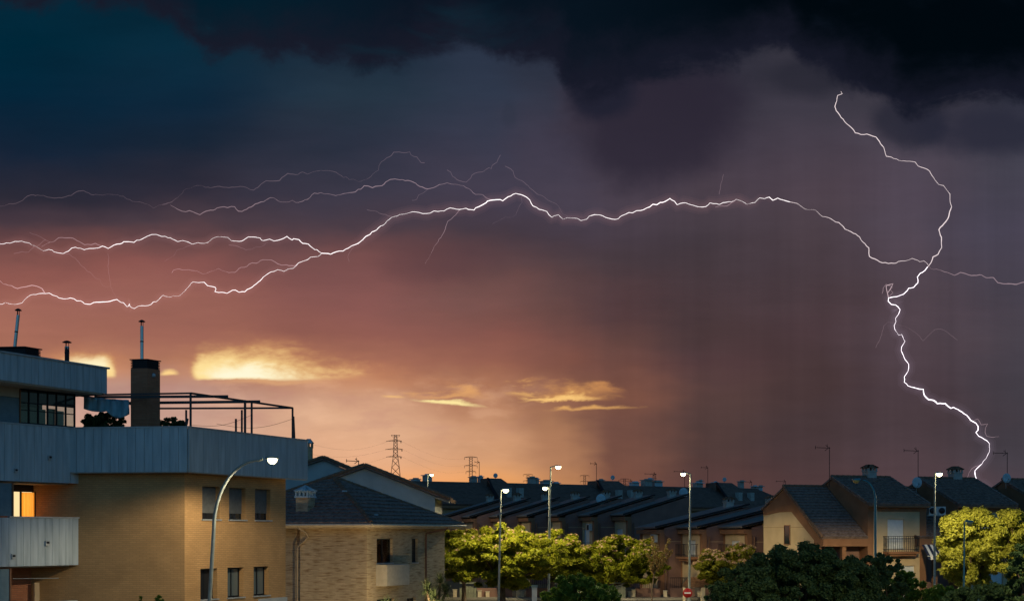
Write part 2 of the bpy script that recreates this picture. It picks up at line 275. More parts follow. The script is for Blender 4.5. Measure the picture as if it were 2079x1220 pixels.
# ------------------------------------------------------------------ mesh helpers
class MB:
    def __init__(s): s.v = []; s.f = []; s.sm = []
    def add(s, vs, fs, smooth=False):
        b = len(s.v); s.v += [tuple(p) for p in vs]; s.f += [tuple(i+b for i in f) for f in fs]; s.sm += [smooth]*len(fs); return s
    def box(s, x0, x1, y0, y1, z0, z1):
        return s.add([(x0,y0,z0),(x1,y0,z0),(x1,y1,z0),(x0,y1,z0),(x0,y0,z1),(x1,y0,z1),(x1,y1,z1),(x0,y1,z1)],
                     [(0,3,2,1),(4,5,6,7),(0,1,5,4),(1,2,6,5),(2,3,7,6),(3,0,4,7)])
    def obox(s, a, b, w, z0, z1, side=1, off=0):       # upright slab along plan line a->b, thickness w to the left (side=1)
        a = Vector(a[:2]); b = Vector(b[:2]); d = (b-a).normalized(); n = Vector((-d.y, d.x))*side
        p = [a+n*off, b+n*off, b+n*(off+w), a+n*(off+w)]
        if side < 0: p = [p[3], p[2], p[1], p[0]]
        return s.prism([(q.x, q.y) for q in p], z0, z1)
    def prism(s, pts, z0, z1):
        n = len(pts); A = sum(pts[i][0]*pts[(i+1)%n][1]-pts[(i+1)%n][0]*pts[i][1] for i in range(n))
        if A < 0: pts = pts[::-1]
        return s.add([(x,y,z0) for x,y in pts]+[(x,y,z1) for x,y in pts],
                     [tuple(range(n-1,-1,-1)), tuple(range(n,2*n))]+[(i,(i+1)%n,(i+1)%n+n,i+n) for i in range(n)])
    def slab(s, pts, t):                               # polygon in space given thickness t along minus its normal
        pts = [Vector(p) for p in pts]; n = Vector((0,0,0)); k = len(pts)
        for i in range(k): n += pts[i].cross(pts[(i+1)%k])
        n.normalize()
        q = [p-n*t for p in pts]
        return s.add(pts+q, [tuple(range(k)), tuple(range(2*k-1,k-1,-1))]+[((i+1)%k, i, i+k, (i+1)%k+k) for i in range(k)])
    def bar(s, a, b, r, r2=None, n=8, square=False):
        a = Vector(a); b = Vector(b); r2 = r if r2 is None else r2; d = (b-a)
        if d.length < 1e-6: return s
        d.normalize(); up = Vector((0,0,1)) if abs(d.z) < .9 else Vector((0,1,0)); e = d.cross(up).normalized(); g = e.cross(d)
        if square: n = 4
        ph = math.pi/4 if square else 0; vs = []
        for p, rr in ((a,r),(b,r2)):
            for i in range(n): t = ph+2*math.pi*i/n; vs.append(p+(e*math.cos(t)+g*math.sin(t))*rr*(1.414 if square else 1))
        fs = [(i,(i+1)%n,(i+1)%n+n,i+n) for i in range(n)]
        s.add(vs, fs, not square)
        s.add(vs[:n], [tuple(range(n-1,-1,-1))]); s.add(vs[n:], [tuple(range(n))]); return s
    def tube(s, pts, r, n=8, cap=True):
        pts = [Vector(p) for p in pts]; rs = r if hasattr(r, '__len__') else [r]*len(pts); vs = []; k = len(pts); pe = None
        for j, p in enumerate(pts):
            d = (pts[min(j+1,k-1)]-pts[max(j-1,0)]).normalized()
            up = Vector((0,0,1)) if abs(d.z) < .9 else Vector((0,1,0))
            e = d.cross(up).normalized() if pe is None else (pe-d*pe.dot(d)).normalized()
            pe = e; g = e.cross(d)
            for i in range(n): t = 2*math.pi*i/n; vs.append(p+(e*math.cos(t)+g*math.sin(t))*rs[j])
        fs = [(j*n+i, j*n+(i+1)%n, (j+1)*n+(i+1)%n, (j+1)*n+i) for j in range(k-1) for i in range(n)]
        s.add(vs, fs, True)
        if cap: s.add(vs[:n], [tuple(range(n-1,-1,-1))]); s.add(vs[-n:], [tuple(range(n))])
        return s
    def lathe(s, c, prof, n=16, axis='z'):
        c = Vector(c); vs = []
        for r, h in prof:
            for i in range(n):
                t = 2*math.pi*i/n
                vs.append(c+(Vector((r*math.cos(t), r*math.sin(t), h)) if axis == 'z' else Vector((r*math.cos(t), h, r*math.sin(t)))))
        k = len(prof)
        fs = [(j*n+i, j*n+(i+1)%n, (j+1)*n+(i+1)%n, (j+1)*n+i) for j in range(k-1) for i in range(n)]
        s.add(vs, fs, True); return s
    def build(s, name, mat, parent=None, uv=True):
        me = bpy.data.meshes.new(name); me.from_pydata(s.v, [], s.f); me.materials.append(mat)
        me.polygons.foreach_set('use_smooth', s.sm)
        if uv:
            ul = me.uv_layers.new(name='UVMap'); data = np.zeros(len(me.loops)*2, dtype=np.float32)
            for p in me.polygons:
                n = p.normal
                if abs(n.z) < .7:
                    l = math.hypot(n.x, n.y); tx, ty = -n.y/l, n.x/l
                    for li in p.loop_indices:
                        c = s.v[me.loops[li].vertex_index]; data[2*li] = c[0]*tx+c[1]*ty; data[2*li+1] = c[2]
                else:
                    for li in p.loop_indices:
                        c = s.v[me.loops[li].vertex_index]; data[2*li] = c[0]; data[2*li+1] = c[1]
            ul.data.foreach_set('uv', data)
        me.update()
        o = bpy.data.objects.new(name, me); col.objects.link(o)
        if parent is not None: o.parent = parent
        return o
def thing(name, label, cat, loc=(0,0,0), rz=0, group=None):
    o = bpy.data.objects.new(name, None); col.objects.link(o); o.location = loc; o.rotation_euler = (0,0,rz); o.empty_display_size = .3
    o['label'] = label; o['category'] = cat
    if group: o['group'] = group
    return o
def copy_tree(src, loc, rz, label, group=None, kids=None):
    def rec(o, parent):
        c = o.copy(); col.objects.link(c)
        if parent is not None: c.parent = parent
        for ch in [q for q in ALLOBJ() if q.parent == o]: rec(ch, c)
        return c
    r = rec(src, None); r.location = loc; r.rotation_euler = (0,0,rz); r['label'] = label
    if group: r['group'] = group
    return r
def ALLOBJ(): return list(bpy.data.objects)
def stuff(o): o['kind'] = 'stuff'; return o
def tag(o, label, cat, group=None):
    o['label'] = label; o['category'] = cat
    if group: o['group'] = group
    return o
def raw_mesh(name, V, Fq, mat, parent=None):
    me = bpy.data.meshes.new(name); n = len(V); k = len(Fq)
    me.vertices.add(n); me.vertices.foreach_set('co', V.astype(np.float32).ravel())
    me.loops.add(k*4); me.loops.foreach_set('vertex_index', Fq.astype(np.int32).ravel())
    me.polygons.add(k); me.polygons.foreach_set('loop_start', np.arange(k, dtype=np.int32)*4); me.polygons.foreach_set('loop_total', np.full(k, 4, dtype=np.int32))
    me.materials.append(mat); me.update(calc_edges=True)
    o = bpy.data.objects.new(name, me); col.objects.link(o)
    if parent is not None: o.parent = parent
    return o

# ------------------------------------------------------------------ palette
M = {}
M['panel'] = mk('white_cladding', (.42,.48,.50), (.58,.64,.66), 2.6, .55, .15, 6, stretch=(2.2,2.2,.22))
M['panel_in'] = mk('cladding_backing', (.30,.31,.30), (.38,.38,.36), 3, .8)
M['cap'] = mk('zinc_capping', (.42,.44,.45), (.55,.56,.56), 4, .45, metal=.3)
M['brick'] = brick_mat('tan_brick', (.55,.315,.135), (.62,.36,.155), (.42,.25,.12))
M['brick2'] = brick_mat('buff_brick', (.50,.38,.24), (.60,.47,.30), (.42,.34,.24), .30, .085, dark=(.30,.20,.11))
M['brick_ch'] = brick_mat('chimney_brick', (.46,.17,.09), (.54,.22,.12), (.34,.18,.11))
M['soffit'] = mk('soffit', (.45,.40,.32), (.52,.47,.38), 5, .8)
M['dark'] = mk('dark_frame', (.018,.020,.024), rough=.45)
M['glass'] = glass_mat('window_glass'); M['glass_p'] = glass_mat('reflection_tinted_glass', (.13,.16,.16), .12)  # lower panes: pale reflection and curtains put into the base colour
M['shutter'] = mk('roller_shutter', (.15,.155,.15), (.19,.195,.19), 8, .5)
M['shutter_b'] = mk('blue_shutter', (.16,.24,.28), (.20,.29,.33), 5, .6)
M['shutter_w'] = mk('white_shutter', (.70,.72,.74), (.78,.79,.80), 6, .5)
M['curtain'] = mk('pale_curtain', (.55,.55,.50), (.65,.64,.58), 9, .9, stretch=(8,8,1))
M['steel'] = mk('stainless_flue', (.55,.62,.66), (.68,.74,.78), 6, .28, metal=.9, stretch=(1,1,.2))
M['black'] = mk('black_metal', (.02,.018,.02), rough=.5)
M['pergola'] = mk('pergola_paint', (.065,.055,.058), (.09,.075,.072), 12, .6)
M['galv'] = mk('galvanised_pole', (.26,.29,.27), (.34,.37,.34), 5, .5, metal=.2)
M['teal'] = mk('teal_pole', (.05,.20,.26), (.07,.25,.31), 5, .4)
M['tile'] = mk('dark_roof_tile', (.17,.115,.095), (.30,.215,.18), 5, .9, .4, 12)
M['tile_t'] = mk('terrace_roof_tile', (.22,.185,.17), (.31,.265,.24), 4, .6, .4, 10)
M['tile_b'] = mk('brown_roof_tile', (.17,.095,.06), (.27,.15,.09), 6, .75, .4, 12)
M['tile_far'] = mk('far_roof_tile', (.15,.09,.07), (.21,.13,.10), 2.5, .95, .3, 5)
M['render_w'] = mk('white_render', (.42,.43,.42), (.52,.53,.51), .9, .9, .2, 25)
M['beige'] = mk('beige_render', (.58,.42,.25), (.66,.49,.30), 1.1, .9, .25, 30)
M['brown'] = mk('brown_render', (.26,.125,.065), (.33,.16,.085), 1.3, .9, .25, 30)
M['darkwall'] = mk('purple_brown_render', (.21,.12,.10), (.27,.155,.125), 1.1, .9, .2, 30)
M['gutter'] = mk('beige_gutter', (.55,.46,.34), (.64,.54,.40), 4, .6)
M['pipe_w'] = mk('beige_pipe', (.36,.29,.21), rough=.6)
M['pipe_b'] = mk('brown_pipe', (.20,.10,.06), rough=.6)
M['dish'] = mk('dish_paint', (.42,.55,.60), (.50,.63,.68), 6, .5)
M['chim'] = mk('chimney_render', (.36,.35,.32), (.46,.45,.41), 4, .9, .2, 20)
M['ac'] = mk('ac_casing', (.55,.56,.55), (.62,.63,.62), 6, .6)
M['bark'] = mk('bark', (.09,.06,.04), (.17,.12,.08), 8, .9, .6, 20, stretch=(1,1,.3))
M['pylon'] = mk('pylon_steel', (.10,.075,.07), rough=.7)
M['tarp'] = mk('pale_tarp', (.30,.48,.54), (.42,.60,.65), 4, .7, .4, 8)
M['post'] = mk('pale_post', (.60,.50,.36), (.68,.58,.42), 4, .85, .2, 20)
M['gate_g'] = mk('grey_green_gate', (.20,.21,.16), (.26,.27,.20), 4, .7)
M['asphalt'] = mk('asphalt', (.045,.045,.047), (.06,.058,.055), 1.2, .9, .4, 60)
M['pave'] = mk('paving', (.22,.20,.17), (.28,.25,.21), 2, .9, .3, 30)
M['earth'] = mk('ground_earth', (.075,.06,.04), (.11,.09,.055), .05, .95)
M['navy'] = mk('navy_cloth', (.02,.03,.07), rough=.9)
M['red'] = mk('sign_red', (.42,.02,.02), rough=.4)
M['signw'] = mk('sign_white', (.75,.75,.75), rough=.4)
M['lamp_on'] = emis('lamp_lens_lit', (1.0,.86,.46), 24)
M['lamp_on_s'] = emis('fill_lantern_globe', (1.0,.90,.55), 16)
M['lamp_off'] = mk('lamp_lens_off', (.55,.42,.15), rough=.3)
# ------------------------------------------------------------------ lightning, two kilometres off
YB = 2000.0; PX = YB/F
def poly(s): return [tuple(float(q) for q in t.split(',')) for t in s.split()]
B_upper = poly("-60,492 -30,498 0,495.4 7.6,495.4 12.6,493.3 21,493.7 30.3,490.3 43.8,489.6 50.5,492 60.6,494.2 64.8,497.9 72.4,500 87.5,509.3 98.5,506.5 106,508 109.4,511.3 117.8,513.5 128,515 138.9,510 145.6,503.8 153.2,502 163.3,504.1 170.9,507.1 181.8,504.6 200.3,503.4 207.9,499.6 219.7,504.6 237.4,495.7 248.3,493.7 250.8,491 271.9,492.3 277.8,487.8 282.8,487.8 299.7,479.4 308,476.3 317.3,476.2 328.3,480.2 335,479.9 341.8,483.2 345.4,482.7 360.8,490.6 370.4,488.5 381.9,491.5 390.6,495.8 401.2,492.9 415.6,494.2 425.2,490 431.9,483.8 440.6,480.8 453,481.3 462.7,482.3 469.4,488.5 474.2,489.4 490.6,489.6 504,481.2 511.7,481.3 528,483.3 531,487.7 534.8,488.7 547.3,485.6 556.5,489.4 570.4,486.2 582.5,480 593,487.3 596.3,484.8 607,486.7 614.6,494.2 626.2,495.8 639.2,507 643.5,507 653,514.2")
B_lower = poly("-60,620 -25,612 0,617.4 5,617.4 10.9,614 18.5,616.6 30.3,617.9 44.6,614.9 50.5,608 62.3,598.9 72.4,598 85.9,595.5 100,595 107.7,599.4 115.3,601.4 119.5,604.8 129.6,606.8 143,604.8 150.7,606.8 155.7,610.7 163.3,610.7 171.7,616.6 183.5,617.7 190.2,614 208.8,612.9 223.9,611.5 237.4,608 245.8,614 250.8,614.5 257.6,622.5 260,622 263,616.9 263.5,621.6 272.7,626.3 281,621.3 300.5,620.3 306.4,618.2 311.4,612.9 317.3,612.4 330.8,599.4 338.4,602.3 346.8,603.1 351.2,600.6 363.7,600.8 371.3,594.8 380,585.2 384.8,580 392,572.3 403,573.8 414.6,573 421.3,580 436.7,583.3 438.7,586.5 436.3,591.9 443.5,593.8 450.2,593.3 460.8,595.4 472.3,589 478,589 485.4,593.3 497,592.3 502,587.7 507.9,585.2 520.4,576.2 531.9,566 534,563 550.2,552 556,551.2 563.7,547.7 576.2,551 585.8,545.8 595.4,544.8 606,533.8 624.2,527.5 631,522 645.4,520.8 653,514.2")
B_main = poly("653,514.2 660.8,514.6 671.3,516.3 682.9,511.2 696.3,509.8 706.9,504 720.4,497 732.1,490.4 743,480 751.4,476 755,471.2 764.6,467 768.2,462.8 782.2,453.6 785,449.6 795.9,441 806.7,438.7 811.5,435.8 823.5,434.4 838,430.3 850,431.5 858.4,433.9 872.8,433 881.3,428.4 888.5,429.6 901.7,428.4 913.7,422.4 933,425.5 946.2,423 951,425.5 962.5,426.7 965.4,422.4 978.7,416.6 987,411.8 989.5,408.7 1001.5,406.3 1016,405.5 1020.7,408 1031.6,399.8 1047.2,393 1058,395.4 1068.8,400.3 1075.6,406.3 1082,418.3 1090.5,421.9 1094,425 1110.2,429.6 1114.5,436.3 1120.6,441.6 1124.2,438.7 1133.8,436.3 1143.4,445.5 1150.5,442.5 1160,443 1172,443.7 1179.8,448 1191.4,445 1196.2,439 1207,436 1217.8,436.5 1234.7,443 1249,445.7 1255,444.5 1263.5,437.7 1276.8,431.7 1284,432.4 1292.4,428 1300.8,427.6 1318.9,420.4 1325.6,414.9 1333.3,416 1340.5,411.3 1345,411.3 1360.2,403.3 1369.4,408.9 1374.7,416 1381.4,413.2 1392.2,412 1403,416 1419.9,420.2 1433,419.7 1441.5,412 1460.8,415.4 1468,411.7 1484.8,410 1494.4,404.8 1506.4,408.9 1516.5,414.9 1532.9,411.3 1542.5,402 1552,403.6 1561.8,400.4 1569,406.9 1579,402.4 1590.6,406.5 1603.8,410.3")
B_mainR = poly("1603.8,410.3 1617.6,413 1634.8,424.8 1655.5,426.9 1669.3,439.6 1683,442.4 1696.8,451 1703,452 1715.7,465.4 1727.8,470.6 1745,480.9 1748.5,487.8 1764,503.3 1765,520.5 1776,525.7 1786.3,531.9 1803.6,535 1819,534.3 1824.2,530.9 1838,529.8 1851.8,524.7 1867.3,531.5 1875.9,529.8 1884.5,537.7")
B_right = poly("1884.5,537.7 1889.6,545.3 1906.9,548 1937.9,559 1949.9,553.2 1972.3,559.4 1993,558.4 2001.6,563.6 2017,563.6 2025.7,573.9 2042.9,576.3 2063.5,577.3 2079,572.9 2100,575 2140,590")
B_top = poly("1707,185.8 1709.9,191 1700.6,194.4 1699,204.8 1695,216.8 1697.9,225.4 1704.8,234 1718.5,251.3 1728.9,259.9 1736.4,270.2 1747.8,273.6 1759.9,272.6 1778.8,278.8 1790.9,296 1794,299 1799.5,317.7 1809.8,319.4 1825.3,326.3 1840.8,327.7 1858,329.4 1863.9,337.3 1876.9,341.8 1887.3,347.7 1897.6,364.9 1906.2,375.2 1915.5,377 1928.6,394.2 1929.3,411.4 1932,420 1923.4,445.8 1906.2,466.5 1911.4,482 1912,502.6 1904.5,516.4 1894.2,521.6 1890,533.6 1883.3,541.9")
B_ground = poly("1883.3,541.9 1877.6,549.4 1868.2,555 1862.5,562.6 1863.7,573.9 1855,583.4 1844.8,585.2 1834.3,597.3 1821,602.2 1804,605.2 1803.3,611.6 1809.8,618 1818.4,619.2 1827.5,628.6 1823.7,638.8 1818,646.3 1819,653 1815.4,660.7 1816.5,668.2 1824.8,680.3 1830.5,678.8 1837.3,692.7 1830.5,704 1829.7,711.6 1838,730.4 1844.8,739 1843.7,753 1836,764.4 1836,775.7 1843.7,783.2 1860.7,788 1874.6,790 1876.5,802 1885.2,810.7 1894.6,812.2 1902.9,819 1919,819 1930.4,828.5 1936,826.6 1949.3,834 1962.5,842.4 1970.8,853 1981.3,858.6 1985.8,865 1985.8,872.6 1981.3,877.5 1987,885 2004,894.5 2008.9,900 2008.5,917 2002,930.3 1988.9,945.4 1979.4,954.8 1980.2,966 1985,979.3 1996,984 2004,990 2010,1010 2006,1040 2010,1084")
thin = {
 't1': (.9, 0, "330,415.6 346.8,411.3 361,401.2 378,383.5 384.7,383 400.7,376.8 409,377 417.5,380.7 427.6,381.5 441,378.8 464.7,381.3 487.4,378.8 501.7,381.5 507.6,385.2 515,386.4 523.6,381 529.5,374.6 540.4,367.2 553.9,367.9 567.4,367 572.4,360.8 584.2,352.4 605.3,354.6 614.5,349.4 623.8,354 637.2,348.7 646.5,347.3 668.4,346.8 682.8,350.2 697.3,360.6 703,359.5 709.3,364.9 717.7,364.2 727.3,369 743,364.7 753.8,358.2 756.2,354 768.2,346 769.4,336.5 774.2,328.8 780,325.7 785,320.9 794.7,316 799.5,309.3 826,310 832,308.9 834.4,314.9 846.4,319.2 854.8,330.5 862,331"),
 't0': (.75, 0, "-40,425 0,418.9 8.4,418.4 18.5,413.8 32,413.3 45.5,407.4 55.6,398.4 62.3,396.2 87.5,397 96,400.4 104.4,401.5 119.5,401.5 133,399.9 144.8,397 154.9,389.8 170,387.4 184.3,395 210.4,396.5 215.5,394.5 234,395.8 250.8,398.7 257.6,404.6 272.7,409.6 282.8,410 301.3,415.5 312.3,423 323.2,416.7 335,414.3 350,410.5"),
 't2': (1.0, 1, "346,416.4 363.7,426.5 377,430.2 384.7,427.8 397.3,432.9 405.8,436.2 417.5,429.3 437.7,425 440.3,422.6 454.6,420 462,421.8 469.7,419.4 476.5,420 484,429 491.6,429.5 505,421.8 523.6,413 535.4,409.6 548.9,401.5 556.4,402 568,410 582.5,410.5 593.5,407 600.2,411.3 606,411.3 614.5,408.8 624.6,404.9 638,392.3 644.8,393.3 651.5,391.4 658.3,394 672,395 681.6,397.4 703.3,392.6 721.3,390 727.3,384.6 732,384.6 739.4,377.4 747.8,378 756.2,381.5 762.2,378.6 775.4,377.4 782.7,370.2 792.3,364.7 801.9,363.7 811.5,365.4 828.4,366.6 839.2,370.2 852.4,379 869.2,383.9 881.3,381 892,375 907.7,371.4 919.7,374.5 936.6,376.9 941,377.4 952.2,383.4 965.4,395 979.9,395.4 988.3,402.7 1001.5,405.5"),
 't3': (.8, 0, "907.7,345.4 915,349.7 918.5,358.2 931.8,367 946.2,370.2 955.8,361.8 958.2,355.8 970.2,350.2 979.9,349.3 993,340.6 997.5,343 999,336.5 1008.7,330 1012,322 1016,315"),
 't4': (.8, 0, "1025.6,337.7 1037.6,343.7 1042,348.5 1046,360.6 1064,370.2 1076,382.2 1090.5,394.2 1104.9,400.3 1112,406.3 1121.8,411 1133.8,418.3 1142.2,433.9 1155.4,441 1160,443"),
 't5': (.85, 1, "933,426.7 921,440 916,445 909,449.6 904,465.2 898,477.2 886,495.2 878.9,507.3 871.6,523 863.2,535"),
 't6': (.95, 1, "349,554 352,548.7 359.8,546.3 375,548 389.6,549.2 399.2,550 411.7,556.3 422.3,553.5 443.5,545.2 451.2,549.6 464.6,553.5 477,553 489.6,542.9 501.2,541 511.7,533.7 520.4,534.6 533.8,527.5 551.2,528 563.7,535.6 572.3,538.5 582,537.7 597.3,540 603,537"),
 't7': (1.1, 2, "-40,560 -20,572 0,570.3 6.7,576.5 23.6,579.9 35.4,585.8 47,582.9 64.8,579.2 74,580.9 85.9,586.3 91.8,595.2"),
 't8': (1.0, 1, "84,501 101,492 111,489.5 119.5,482.7 126.3,482.4 148,483.6 161.6,491 171.7,497 185.2,497 193.6,494.2 204.5,499"),
 't8b': (.7, 0, "60,472 72,476.5 84,482 92,487 101,492"),
 't8c': (.8, 0, "28,515 45,511 58,512 66,504 80,497 92,487"),
 't9': (.8, 0, "128,515 139.7,515.5 152.4,524 160,532 174.2,547.5 183,553 193.6,564.4 203.7,567.7 205.4,576 215.5,582.9 223.9,581.2"),
 't9b': (.8, 0, "218.9,515 221,524 219,540 220.5,554.3 224.7,582 237.4,607.3"),
 't10': (.8, 0, "389.6,496.7 374.2,503.5 359.8,507.3 355,517 345,524 333.8,531.3"),
 't11': (.8, 0, "547.3,487 540,494 532,500.6 520.4,501 510.8,506.3 499.2,507.3 483.8,500.6 464.6,497.7"),
 't14': (.9, 1, "1452,421 1460,419 1476,418.5 1486,411 1495,405.5"),
 't16': (.7, 0, "796,440.5 782,435.5 770,433 758,428 745,426"),
 't17': (.7, 0, "869,384 861,391 850,396 846,405 836,407"),
 't18': (.7, 0, "720,499 711,511 706,522 709,531"),
 't19': (.7, 0, "1058,400 1060,411 1053,422 1047,436 1040,441 1026,441 1012,449 1000,455"),
}
gthin = {
 'g1': (1.1, 2, "1804,605 1802,596 1800,588 1799,580 1806,578 1813,576 1808,586 1803,594"),
 'g2': (.9, 1, "1806,601 1813,594 1807,588 1812,583 1799,577 1793,585 1791,596"),
 'g3': (1.0, 1, "1978,853 1985,850 1989,856 1992,862 2005,860 2001,868 2000,878 2003,885 2012,887 2028,886"),
 'g4': (1.1, 1, "1990,944 1981,946 1973,951 1967,960 1963,970"),
 'g5': (.7, 0, "1818,657 1842,665 1860,676 1874,692 1888,678 1898,669 1910,668 1920,672 1930,680 1944,690"),
 'g6': (.7, 0, "1815,655 1802,654 1794,662 1790,680 1784,694 1778,706"),
 'g7': (.8, 0, "1460,395 1463,378 1469,354"),
}
ML = [glow_mat('bolt_faint', (.80,.55,.62), .065, .6), glow_mat('bolt_dim', (.95,.66,.72), .15, .6), glow_mat('bolt_mid', (1.0,.74,.78), .28, .6)]
M_mid2 = emis('bolt_right_run', (1.0,.84,.85), .95, False); M_core = emis('bolt_core', (1.0,.93,.93), 1.7, False); M_core_r = emis('bolt_core_right', (1.0,.90,.97), 2.2, False)
M_glow = vol_glow('halo_glow_pink', (.85,.42,.42), .0024); M_glow_r = vol_glow('halo_glow_lilac', (.62,.48,.66), .0024)
def jit(pts, amp, seed):                             # fine zigzag between the surveyed points, with real depth
    r = random.Random(seed); out = []; dep = 0
    for i in range(len(pts)-1):
        a, b = pts[i], pts[i+1]; d = math.hypot(b[0]-a[0], b[1]-a[1]); n = max(1, int(d/5))
        for k in range(n):
            t = k/n; j = amp if k else 0
            dep += r.uniform(-3, 3)
            out.append(P(a[0]+(b[0]-a[0])*t+r.uniform(-j, j), a[1]+(b[1]-a[1])*t+r.uniform(-j, j), YB+dep))
    out.append(P(*pts[-1], YB+dep)); return out
def channel(name, pts, w, mat, parent, glow=None, gw=11, w1=None, seed=1, amp=.8):
    q = jit(pts, amp, seed); n = len(q)
    ws = [(w+((w1 if w1 is not None else w)-w)*i/(n-1))*PX*(.62+.38*random.random()+.34*math.sin(i*.11+seed)+.18*math.sin(i*.31+seed*2)) for i in range(n)]
    q = [v-origin for v in q]
    o = MB().tube(q, ws, 6).build(name, mat, parent, uv=False)
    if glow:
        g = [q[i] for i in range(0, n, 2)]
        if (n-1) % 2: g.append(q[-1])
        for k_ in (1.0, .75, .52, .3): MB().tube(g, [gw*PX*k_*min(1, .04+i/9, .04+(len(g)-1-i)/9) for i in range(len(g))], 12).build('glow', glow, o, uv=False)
    return o
origin = P(653, 1085, YB)
bolt = thing('lightning_bolt', 'long branching lightning bolt crawling sideways across the whole sky', 'lightning', origin)
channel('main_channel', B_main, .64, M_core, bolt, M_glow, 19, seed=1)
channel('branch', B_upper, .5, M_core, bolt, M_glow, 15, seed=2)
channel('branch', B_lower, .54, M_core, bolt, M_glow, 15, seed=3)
channel('branch', B_mainR, .72, M_mid2, bolt, w1=.6, seed=4)
channel('branch', B_right, .85, ML[1], bolt, seed=5)
for i, (k, (w, lv, s)) in enumerate(thin.items()): channel('branch', poly(s), w*.7, ML[lv], bolt, seed=10+i, amp=1.0)
origin = P(2000, 1085, YB)
bolt2 = thing('lightning_bolt', 'lightning bolt curving down from the dark cloud to the rooftops at right', 'lightning', origin)
channel('upper_channel', B_top, .62, M_mid2, bolt2, w1=.85, seed=50)
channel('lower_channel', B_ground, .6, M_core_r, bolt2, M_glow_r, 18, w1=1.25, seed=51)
for i, (k, (w, lv, s)) in enumerate(gthin.items()): channel('branch', poly(s), w*.62, ML[lv], bolt2, seed=70+i)
# ------------------------------------------------------------------ ground and streets
gm = MB(); gm.add([(-9000,-2000,-.02),(9000,-2000,-.02),(9000,12000,-.02),(-9000,12000,-.02)], [(0,1,2,3)])
stuff_g = gm.build('ground', M['earth']); stuff_g['kind'] = 'structure'
def sheet(name, pts, z, mat):
    o = MB().add([(x,y,z) for x,y in pts], [tuple(range(len(pts)))]).build(name, mat); o['kind'] = 'structure'; return o
sheet('road', [(-9,20),(-2.5,20),(30,88),(23,88)], .004, M['asphalt'])
sheet('cross_road', [(-14,88.5),(60,88.5),(60,95),(-14,95)], .008, M['asphalt'])
o = MB().prism([(-14,95),(14,95),(14,97),(-14,97)], 0, .13).build('pavement', M['pave']); o['kind'] = 'structure'
o = MB().prism([(-2.3,20),(-.6,20),(26,75),(24.3,75)], 0, .13).build('pavement', M['pave']); o['kind'] = 'structure'
for i in range(9):
    t = i/9; cx_, cy_ = -5.75+32.5*t*.95, 22+66*t*.95; dx_, dy_ = .44*1.2, .9*1.2
    sheet('lane_marking', [(cx_-.06,cy_),(cx_+.06,cy_),(cx_+.06+dx_,cy_+dy_),(cx_-.06+dx_,cy_+dy_)], .009, M['signw'])

# ------------------------------------------------------------------ generic roof of tile courses
def roof(corners, course, tw, mat, parent, name='roof_tiles', lift=.075, amp=.04, thick=.12, seg=4):
    eL, eR, rR, rL = [Vector(c) for c in corners]
    U_ = (eR-eL).normalized(); S = (rL-eL)-U_*(rL-eL).dot(U_); Hh = S.length; S.normalize(); Nn = U_.cross(S)
    if Nn.z < 0: Nn = -Nn
    W = (eR-eL).length; uLt = (rL-eL).dot(U_); uRt = (rR-eL).dot(U_)
    mb = MB(); n = max(1, round(Hh/course)); r = random.Random(int(W*100))
    for i in range(n):
        v0, v1 = Hh*i/n, Hh*(i+1)/n
        a0, b0 = uLt*v0/Hh, W+(uRt-W)*v0/Hh; a1, b1 = uLt*v1/Hh, W+(uRt-W)*v1/Hh
        if tw:
            st = tw/seg; lo = min(a0, a1); hi = max(b0, b1); us = [k*st for k in range(math.floor(lo/st), math.ceil(hi/st)+1)]
        else: us = [min(a0,a1), max(b0,b1)]
        low, high, foot = [], [], []
        jj = {}
        for u in us:
            q0 = min(max(u, a0), b0); q1 = min(max(u, a1), b1)
            h = 0
            if tw:
                key = math.floor(u/tw+1e-6); jj.setdefault(key, r.uniform(-.006, .006))
                h = amp*(.5-.5*math.cos(2*math.pi*u/tw))+jj[key]
            low.append(eL+U_*q0+S*v0+Nn*(lift+h)); high.append(eL+U_*q1+S*v1+Nn*(.006+h)); foot.append(eL+U_*q0+S*v0-Nn*.01)
        k = len(us)
        mb.add(low+high, [(j, j+1, k+j+1, k+j) for j in range(k-1)], False)
        mb.add(foot+low, [(j, j+1, k+j+1, k+j) for j in range(k-1)], False)
    mb.slab([eL-Nn*.012, eR-Nn*.012, rR-Nn*.012, rL-Nn*.012], thick)
    return stuff(mb.build(name, mat, parent))
def ridge_caps(a, b, mat, parent, r=.11, step=.4, name='ridge_caps'):
    a = Vector(a); b = Vector(b); L_ = (b-a).length; n = max(1, int(L_/step)); mb = MB()
    for i in range(n):
        p = a.lerp(b, i/n); q = a.lerp(b, (i+1)/n+.04/L_*0)
        mb.bar(p, q, r*1.12, r*.92, n=8)
    return stuff(mb.build(name, mat, parent))
